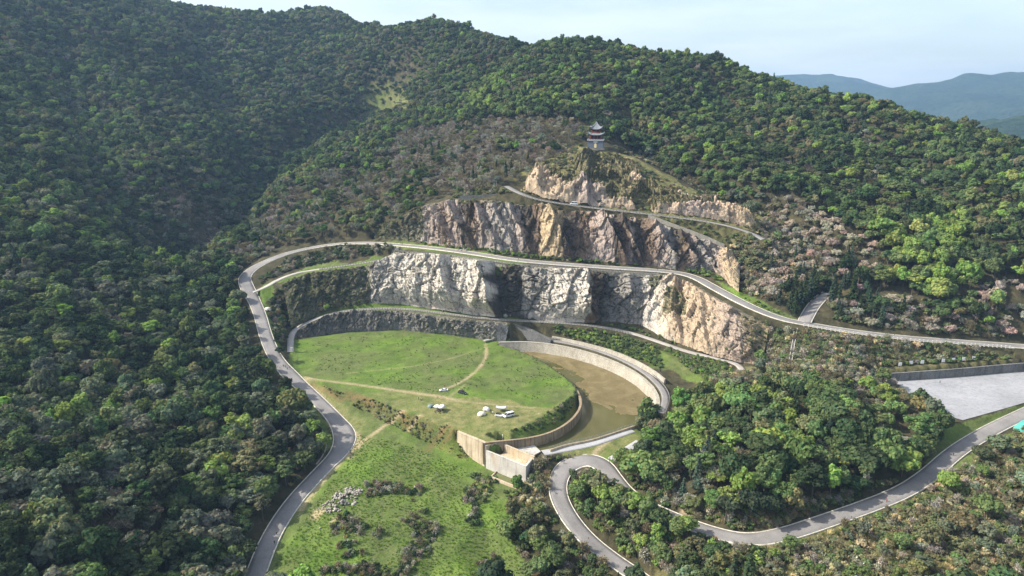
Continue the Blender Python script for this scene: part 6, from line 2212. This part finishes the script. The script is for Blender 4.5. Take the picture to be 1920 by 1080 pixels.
def camp_table(px, py, label, rz=.3):
    e = empty('folding_table', on(px, py), rz, label, 'table')
    b = MB()
    b.box((0, 0, .68), (1.3, .7, .06))
    b.build('top', M['wood'], e)
    for sx in (-.55, .55):
        for sy in (-.28, .28):
            k = MB()
            k.tube((sx * .9, sy, 0), (sx, sy, .66), .035, n=5)
            k.build('leg', M['pole_metal'], e)
    return e


dome(807.5, 763.5, 'canvas_teal', 1.5, 1.5, 'small dark teal dome tent at the left of the camp', .5)
canopy(817, 770, 'canvas_cream', 3.6, 3.4, 2.3, R(60), 'left cream canopy of the pair beside the teal tent')
canopy(826, 771, 'canvas_white', 4.2, 3.4, 2.5, R(64), 'right white canopy of the pair at the left camp')
camp_table(822, 772, 'folding table under the pair of white canopies')
camp_table(830, 774, 'folding table in front of the right white canopy', 1.2)
dome(903, 778, 'canvas_cream', 1.9, 1.75, 'cream dome tent left of the white cars', .4)
dome(912, 769, 'canvas_white', 1.6, 1.7, 'white dome tent behind the cream tent', -.5)
canopy(940, 771, 'canvas_grey', 5.2, 3.6, 2.4, R(-6), 'grey-white tarpaulin shelter behind the white estate car')
camp_table(938, 772, 'folding table under the grey-white tarpaulin')
dome(502, 582, 'canvas_cream', 2.0, 2.2, 'lone beige dome tent on the verge beside the road bend', .3)

# ------------------------------------------------------------------ people
plain('skin', (.45, .28, .20), .7, .05, 2.)
plain('hair', (.02, .017, .015), .8, .1, 2.)
plain('shoes', (.05, .045, .04), .8, .1, 2.)
CLOTH = {'black': (.018, .018, .02), 'navy': (.03, .04, .075), 'white': (.72, .72, .70), 'red': (.40, .03, .03), 'grey': (.16, .16, .165), 'denim': (.06, .085, .13), 'brown': (.12, .08, .05), 'yellow': (.55, .42, .08), 'maroon': (.22, .03, .03), 'green': (.06, .10, .06)}
for k_, v_ in CLOTH.items():
    plain('cloth_' + k_, v_, .9, .1, 3.)


def figure(pose):
    """one continuous skinned body; returns mesh with skin / top / trousers / shoes slots"""
    a = .30 if pose == 'walk' else .05
    if pose == 'sit':
        J = {'pel': (0, 0, .22), 'waist': (0, .02, .42), 'chest': (0, .0, .66), 'neck': (0, -.02, .82), 'head': (0, -.05, .95), 'top': (0, -.05, 1.06)}
        for s_, n_ in ((-1, 'l'), (1, 'r')):
            J.update({'hip' + n_: (s_ * .1, -.02, .2), 'kne' + n_: (s_ * .2, -.4, .42), 'ank' + n_: (s_ * .17, -.62, .07), 'toe' + n_: (s_ * .17, -.8, .05), 'sho' + n_: (s_ * .19, 0, .74), 'elb' + n_: (s_ * .27, -.1, .5), 'wri' + n_: (s_ * .2, -.33, .42), 'han' + n_: (s_ * .18, -.42, .42)})
    else:
        J = {'pel': (0, 0, .93), 'waist': (0, 0, 1.08), 'chest': (0, 0, 1.32), 'neck': (0, 0, 1.47), 'head': (0, -.02, 1.60), 'top': (0, -.02, 1.70)}
        for s_, n_ in ((-1, 'l'), (1, 'r')):
            d = a * s_
            J.update({'hip' + n_: (s_ * .1, 0, .9), 'kne' + n_: (s_ * .11, -d * .55 - .03, .49), 'ank' + n_: (s_ * .11, -d * .9 + (.06 if d < 0 else 0), .08), 'toe' + n_: (s_ * .12, -d * .9 - .16, .04),
                      'sho' + n_: (s_ * .2, 0, 1.40), 'elb' + n_: (s_ * .26, d * .4 + .02, 1.12), 'wri' + n_: (s_ * .25, d * .6 - .1, .89), 'han' + n_: (s_ * .24, d * .65 - .14, .80)})
    E_ = [('pel', 'waist'), ('waist', 'chest'), ('chest', 'neck'), ('neck', 'head'), ('head', 'top')]
    for n_ in 'lr':
        E_ += [('pel', 'hip' + n_), ('hip' + n_, 'kne' + n_), ('kne' + n_, 'ank' + n_), ('ank' + n_, 'toe' + n_), ('chest', 'sho' + n_), ('sho' + n_, 'elb' + n_), ('elb' + n_, 'wri' + n_), ('wri' + n_, 'han' + n_)]
    rad = {'pel': (.15, .12), 'waist': (.135, .10), 'chest': (.165, .12), 'neck': (.06, .06), 'head': (.088, .105), 'top': (.06, .07), 'hip': (.1, .1), 'kne': (.065, .065), 'ank': (.045, .045), 'toe': (.04, .035), 'sho': (.07, .07), 'elb': (.048, .048), 'wri': (.034, .034), 'han': (.042, .025)}
    names = list(J)
    me_ = bpy.data.meshes.new('body')
    me_.from_pydata([J[n_] for n_ in names], [(names.index(a_), names.index(b_)) for a_, b_ in E_], [])
    tmp = bpy.data.objects.new('body_model', me_)
    C.objects.link(tmp)
    tmp.modifiers.new('skin', 'SKIN')
    tmp.modifiers.new('sub', 'SUBSURF').levels = 1
    for i_, n_ in enumerate(names):
        v_ = me_.skin_vertices[0].data[i_]
        v_.radius = rad.get(n_) or rad[n_[:3]]
        v_.use_root = n_ == 'pel'
    bpy.context.view_layer.update()
    ev = tmp.evaluated_get(bpy.context.evaluated_depsgraph_get())
    out = bpy.data.meshes.new_from_object(ev)
    bpy.data.objects.remove(tmp)
    out.materials.clear()
    for m_ in ('skin', 'cloth_black', 'cloth_navy', 'shoes'):
        out.materials.append(M[m_])
    P3 = {n_: Vector(J[n_]) for n_ in names}
    seg = []
    for a_, b_ in E_:
        k_ = 1
        if b_ in ('head', 'top') or b_[:3] == 'han':
            k_ = 0
        elif b_[:3] in ('hip', 'kne', 'ank'):
            k_ = 2
        elif b_[:3] == 'toe':
            k_ = 3
        seg.append((P3[a_], P3[b_], k_))
    for f in out.polygons:
        c = f.center
        best, bk = 9, 1
        for a_, b_, k_ in seg:
            d_ = b_ - a_
            t_ = max(0, min(1, (c - a_).dot(d_) / d_.length_squared))
            q_ = (c - a_ - d_ * t_).length
            if q_ < best:
                best, bk = q_, k_
        f.material_index = bk
        f.use_smooth = True
    return out, P3['head']


FIG = {p_: figure(p_) for p_ in ('stand', 'walk', 'sit')}
hb = ICO_V * [.098, .115, .10]
HAIR_V, HAIR_F = hb[:], ICO_F


def person(px, py, pose, rz, top, legs, label, scale=1.05, group=None, loc=None):
    e = empty('person', loc if loc is not None else on(px, py), rz, label, 'person', group)
    e.scale = (scale,) * 3
    me_, hd = FIG[pose]
    o = obj('body', me_, e)
    for i_, m_ in ((1, 'cloth_' + top), (2, 'cloth_' + legs)):
        o.material_slots[i_].link = 'OBJECT'
        o.material_slots[i_].material = M[m_]
    h = obj('hair', npmesh('hair', HAIR_V + np.array(hd) + [0, .02, .045], HAIR_F, [M['hair']], True), e)
    return e


person(519, 1004, 'walk', R(170), 'black', 'navy', 'person in black walking up the left road, farther of two')
person(515, 1021, 'walk', R(170), 'navy', 'black', 'person in navy walking up the left road, nearer of two')
person(657, 849, 'stand', R(30), 'black', 'denim', 'person in dark clothes alone on the wide road bend')
person(520.5, 690, 'stand', R(100), 'grey', 'black', 'person in grey at the road kerb left of the path group')
person(532, 689, 'stand', R(200), 'black', 'denim', 'leftmost of the four people where the path meets the road')
person(535.5, 690, 'walk', R(160), 'brown', 'black', 'person in brown, second of the four at the path mouth')
person(539, 694, 'walk', R(60), 'black', 'black', 'person all in black, nearest of the four at the path mouth')
person(543.5, 692, 'stand', R(0), 'navy', 'grey', 'rightmost of the four people at the path mouth')
person(1057.5, 871, 'stand', R(80), 'black', 'black', 'person in black alone on the hairpin, left of the group')
person(1068, 881.5, 'walk', R(200), 'white', 'navy', 'person in a white top on the hairpin nearest the camera')
person(1066.5, 858, 'stand', R(150), 'navy', 'black', 'person in navy at the left of the hairpin group')
person(1070, 859, 'stand', R(-60), 'brown', 'black', 'person in brown in the middle of the hairpin group')
person(1078, 857, 'stand', R(20), 'black', 'grey', 'person in black at the right of the hairpin group')
person(1074.5, 862, 'walk', R(-100), 'grey', 'black', 'person in grey stepping out of the hairpin group')
person(1662, 943, 'walk', R(-60), 'red', 'black', 'person in a red top walking on the right-hand road')
person(1649, 945.5, 'walk', R(-60), 'yellow', 'denim', 'child in yellow walking beside the person in red', .62)
person(1787, 856, 'walk', R(120), 'black', 'black', 'person in dark clothes on the road near the parking court')
person(1762, 719, 'stand', R(40), 'black', 'black', 'lone person standing on the parking court')
person(834, 727, 'stand', R(0), 'maroon', 'maroon', 'person in dark red standing behind the white saloon car', 1.1)
person(785, 750, 'stand', R(70), 'black', 'black', 'person standing at the left of the sitting group on the meadow')
person(788.5, 751, 'sit', R(60), 'green', 'black', 'person in green sitting on the meadow in the small group')
person(793, 750, 'sit', R(-70), 'black', 'grey', 'person in black sitting at the right of the meadow group')
person(920.5, 775, 'stand', R(60), 'black', 'black', 'person in black between the white tent and the estate car')
person(924, 777, 'stand', R(-40), 'white', 'grey', 'person in white at the front of the white estate car')
person(816, 774, 'sit', R(0), 'black', 'denim', 'person sitting under the left cream canopy')
person(824, 775, 'sit', R(30), 'brown', 'black', 'person in brown sitting under the right white canopy')
for px, key, c_, lb in ((756, 'main', 'black', 'tiny person on the middle road near the stair'), (970, 'main', 'navy', 'tiny person on the middle road above the pale cliff'), (1234, 'main', 'black', 'tiny person on the middle road near its right bend')):
    q = ROADS[key][0]
    u_, _, _ = proj(q[:, 0], q[:, 1], q[:, 2])
    u_[q[:, 1] < 440] = -999
    person(0, 0, 'walk', R(90), c_, 'black', lb, loc=q[int(np.argmin(abs(u_ - px)))] + [0, 0, .1])

# ------------------------------------------------------------------ loose stone
t = NT('stone', .92, .15)
oi = t.n('ObjectInfo')
n_ = t.noise(t.objc(), 1.6, 4)
c_ = t.mix(oi.outputs['Random'], (.23, .21, .18), (.40, .37, .325))
t.color(t.mix(1.0, c_, t.ramp(n_, [(.3, .7), (.7, 1.15)]), 'MULTIPLY'))
STONES = []
for s_ in range(6):
    g_ = np.random.default_rng(300 + s_)
    V = ICO_V.copy()
    for _ in range(7):                       # chop planes off a ball: a block with flat faces
        d = g_.normal(size=3)
        d /= np.linalg.norm(d)
        h_ = g_.uniform(.45, .75)
        k_ = V @ d
        V -= np.maximum(k_ - h_, 0)[:, None] * d
    STONES.append(npmesh('stone', V * g_.uniform(.75, 1.15, 3), ICO_F, [M['stone']]))


def stone(parent, loc, s, name='stone', **kw):
    o = obj(name, STONES[int(rng.integers(0, 6))], parent, loc, **kw)
    o.rotation_euler = rng.uniform(0, 6.28, 3)
    o.scale = s * rng.uniform(.7, 1.25, 3)
    return o


def heap(px, py, n, rx, ry, h, sz, label, rot=0.):
    c = on(px, py)
    e = empty('rubble_heap', c, rot, label, 'rubble')
    for k in range(n):
        a, f = rng.uniform(0, 6.28), rng.uniform(0, 1) ** .6
        x, y = math.cos(a) * f * rx, math.sin(a) * f * ry
        wx = c[0] + x * math.cos(rot) - y * math.sin(rot)
        wy = c[1] + x * math.sin(rot) + y * math.cos(rot)
        zz = float(ground(wx, wy)) - c[2] + h * (1 - f) * rng.uniform(.2, 1) + .1
        stone(e, (x, y, zz), rng.uniform(*sz))
    return e


heap(643, 938, 150, 9.5, 6.0, 1.8, (.35, .95), 'large heap of pale broken stone beside the left road', .9)
heap(612, 945, 22, 6, 1.2, .3, (.25, .6), 'string of loose stones trailing from the heap towards the road', .7)
heap(885, 963, 26, 2.6, 1.4, .6, (.25, .6), 'small heap of white stones in the lower grass')
heap(1075, 487, 46, 8, 2.4, 1.8, (.4, 1.1), 'tan rubble at the foot of the golden buttress')
heap(873, 470, 36, 8, 2.2, 1.5, (.35, .9), 'pale rubble at the foot of the upper cliff, left of the buttress')
BOULD = [(922, 592, 1.6), (930, 590, 1.2), (935, 593, 1.3), (942, 590, 2.2), (951, 586, 3.0), (948, 594, 1.7), (957, 593, 1.2), (962, 589, 1.8), (968, 585, 2.2), (975, 590, 1.4), (981, 583, 2.4), (988, 590, 2.0), (994, 596, 3.2), (1001, 586, 2.4), (1008, 593, 2.8), (1015, 597, 1.6), (909, 589, 1.1), (1022, 592, 2.0), (958, 580, 2.0), (972, 578, 1.8), (830, 584, 1.2), (655, 567, 1.2)]
for k, (px, py, s_) in enumerate(BOULD):
    stone(None, on(px, py, .3 * s_), s_, 'boulder', label=('large angular boulder' if s_ > 1.9 else 'angular block of stone') + ' fallen at the foot of the quarry cliff', cat='boulder', group='large fallen boulders' if s_ > 1.9 else 'fallen stone blocks')
for px, py, s_ in ((779, 914, .9), (662, 1016, .5), (600, 992, .6), (568, 964, .45), (648, 905, .5)):
    stone(None, on(px, py, .2), s_, 'boulder', label='single pale stone lying in the lower grass', cat='boulder', group='loose stones in the lower grass')

# ------------------------------------------------------------------ small furniture
plain('sign_white', (.78, .78, .76), .6, .04, 1.)
for k, (px, py) in enumerate(((1687, 689), (1707.5, 686), (1728.6, 685), (1768, 682), (1787, 680.5), (1806, 679), (1824.5, 677.5))):
    e = empty('sign_board', on(px, py), 0, ('leftmost', 'second', 'third', 'fourth', 'fifth', 'sixth', 'rightmost')[k] + ' white board in the row above the parking court wall', 'sign', 'white boards above the parking court')
    b = MB()
    b.box((0, 0, 1.9), (1.7, .12, 1.9))
    b.build('panel', M['sign_white'], e)
    for s_ in (-.6, .6):
        b = MB()
        b.tube((s_, .1, -.4), (s_, .1, 1.6), .06, n=5)
        b.build('post', M['pole_metal'], e)


def lamp_post(px, py, h, mat, label):
    e = empty('lamp_post', on(px, py), 0, label, 'lamp post')
    b = MB()
    b.tube((0, 0, -.3), (0, 0, h), .11, .07, 8)
    b.build('pole', M[mat], e)
    b = MB()
    b.tube((0, 0, h), (0, 0, h + .35), .22, .14, 8)
    b.build('lantern', M[mat], e)
    b = MB()
    b.box((0, 0, 0), (.5, .5, .25))
    b.build('foot', M['old_concrete'], e)


lamp_post(942.5, 831, 3.4, 'sign_white', 'thin white lamp post at the front corner of the meadow')
lamp_post(1143, 869, 2.6, 'tyre', 'short dark post beside the outer kerb of the hairpin')
lamp_post(1762, 657, 4.0, 'sign_white', 'pale lamp post on the bank below the middle road') if False else None
e = empty('signpost', on(1129, 851), R(10), label='small wooden signpost on the grass above the hairpin', cat='sign')
b = MB()
b.tube((0, 0, -.3), (0, 0, 1.6), .09, n=6)
b.build('post', M['wood'], e)
b = MB()
b.box((0, -.1, 1.5), (.9, .08, .7))
b.build('board', M['door_gold'], e)

# flight of steps down the bank under the right-hand junction
a, b_ = on(1492, 619), on(1481, 684)
n = 26
e = empty('stairway', (a + b_) / 2, 0, label='straight concrete stairway down the scrub bank below the road junction', cat='stairs')
c0 = np.array(e.location)
d = (b_ - a)[:2]
rz = math.atan2(d[1], d[0])
for k in range(n):
    p = a + (b_ - a) * (k + .5) / n
    p[2] = max(p[2], float(ground(p[0], p[1]))) + .75
    m_ = MB()
    m_.box((0, 0, -.3), (np.linalg.norm(d) / n * 1.02, 1.0, .7), rz)
    m_.build('step', M['grey_masonry'], e, loc=tuple(p - c0))
for s_ in (-1, 1):
    m_ = MB()
    nrm = np.array([-d[1], d[0]]) / np.linalg.norm(d) * .7 * s_
    pr = None
    for k in range(n + 1):
        p = a + (b_ - a) * k / n
        p[2] = max(p[2], float(ground(p[0], p[1]))) + 1.1
        p[:2] += nrm
        if pr is not None:
            m_.tube(pr - c0, p - c0, .17, n=4)
        pr = p
    m_.build('side_wall', M['kerb'], e)

# stair from branch path up to the middle road
a, b_ = W(738, 478, 42.3), W(746, 464, 47.6)
e = empty('stairway', a, 0, label='short steep stair between the branch path and the middle road', cat='stairs')
for k in range(14):
    m_ = MB()
    m_.box((0, 0, -.5), (2.6, .9, 1.0))
    m_.build('step', M['old_concrete'], e, loc=tuple((b_ - a) * (k / 13)))
for s_ in (-1.6, 1.6):
    m_ = MB()
    m_.loft([[(s_ - .25, 0, -2.5), (s_ + .25, 0, -2.5), (s_ + .25, 0, 1.0), (s_ - .25, 0, 1.0)], [(b_ - a)[0] + s_ - .25, ] and [((b_ - a)[0] + s_ - .25, (b_ - a)[1], 1.5), ((b_ - a)[0] + s_ + .25, (b_ - a)[1], 1.5), ((b_ - a)[0] + s_ + .25, (b_ - a)[1], (b_ - a)[2] + 1.0), ((b_ - a)[0] + s_ - .25, (b_ - a)[1], (b_ - a)[2] + 1.0)]])
    m_.build('side_wall', M['grey_masonry'], e)

# pale edging of the drain beside the left bend
dl = smooth_line(np.array([hit(x, y) for x, y in ((578, 772), (596, 793), (611, 818), (614, 838), (606, 856), (594, 872))]), 1.5, 2)
wall('drain_wall', dl + [0, 0, .2], .25, dl[:, 2] - 1.2, .5, 'pale_masonry', 0, 1, None, label='low pale stone drain wall along the wood at the road bend', cat='wall')
dl = smooth_line(np.array([hit(x, y) for x, y in ((467, 616), (466, 640), (469, 662))]), 1.5, 1)
wall('drain_wall', dl + [0, 0, .2], .3, dl[:, 2] - 1.2, 1.2, 'old_concrete', 0, 1, None, label='short pale concrete drain left of the road above the meadow', cat='wall')
# ------------------------------------------------------------------ the air between
hz = MB()
hz.box((0, 0, (-61 + 560) / 2), (18200, 18200, 621))
ho = hz.build('haze', [], kind='stuff', label='thin pale haze in the valley air')
hm_ = bpy.data.materials.new('haze')
hm_.use_nodes = True
t = hm_.node_tree
t.nodes.remove(t.nodes['Principled BSDF'])
pv = t.nodes.new('ShaderNodeVolumePrincipled')
pv.inputs['Color'].default_value = (.42, .66, 1.0, 1)
pv.inputs['Density'].default_value = 0.8e-4
pv.inputs['Anisotropy'].default_value = .15
t.links.new(pv.outputs[0], t.nodes['Material Output'].inputs['Volume'])
ho.data.materials.clear()
ho.data.materials.append(hm_)
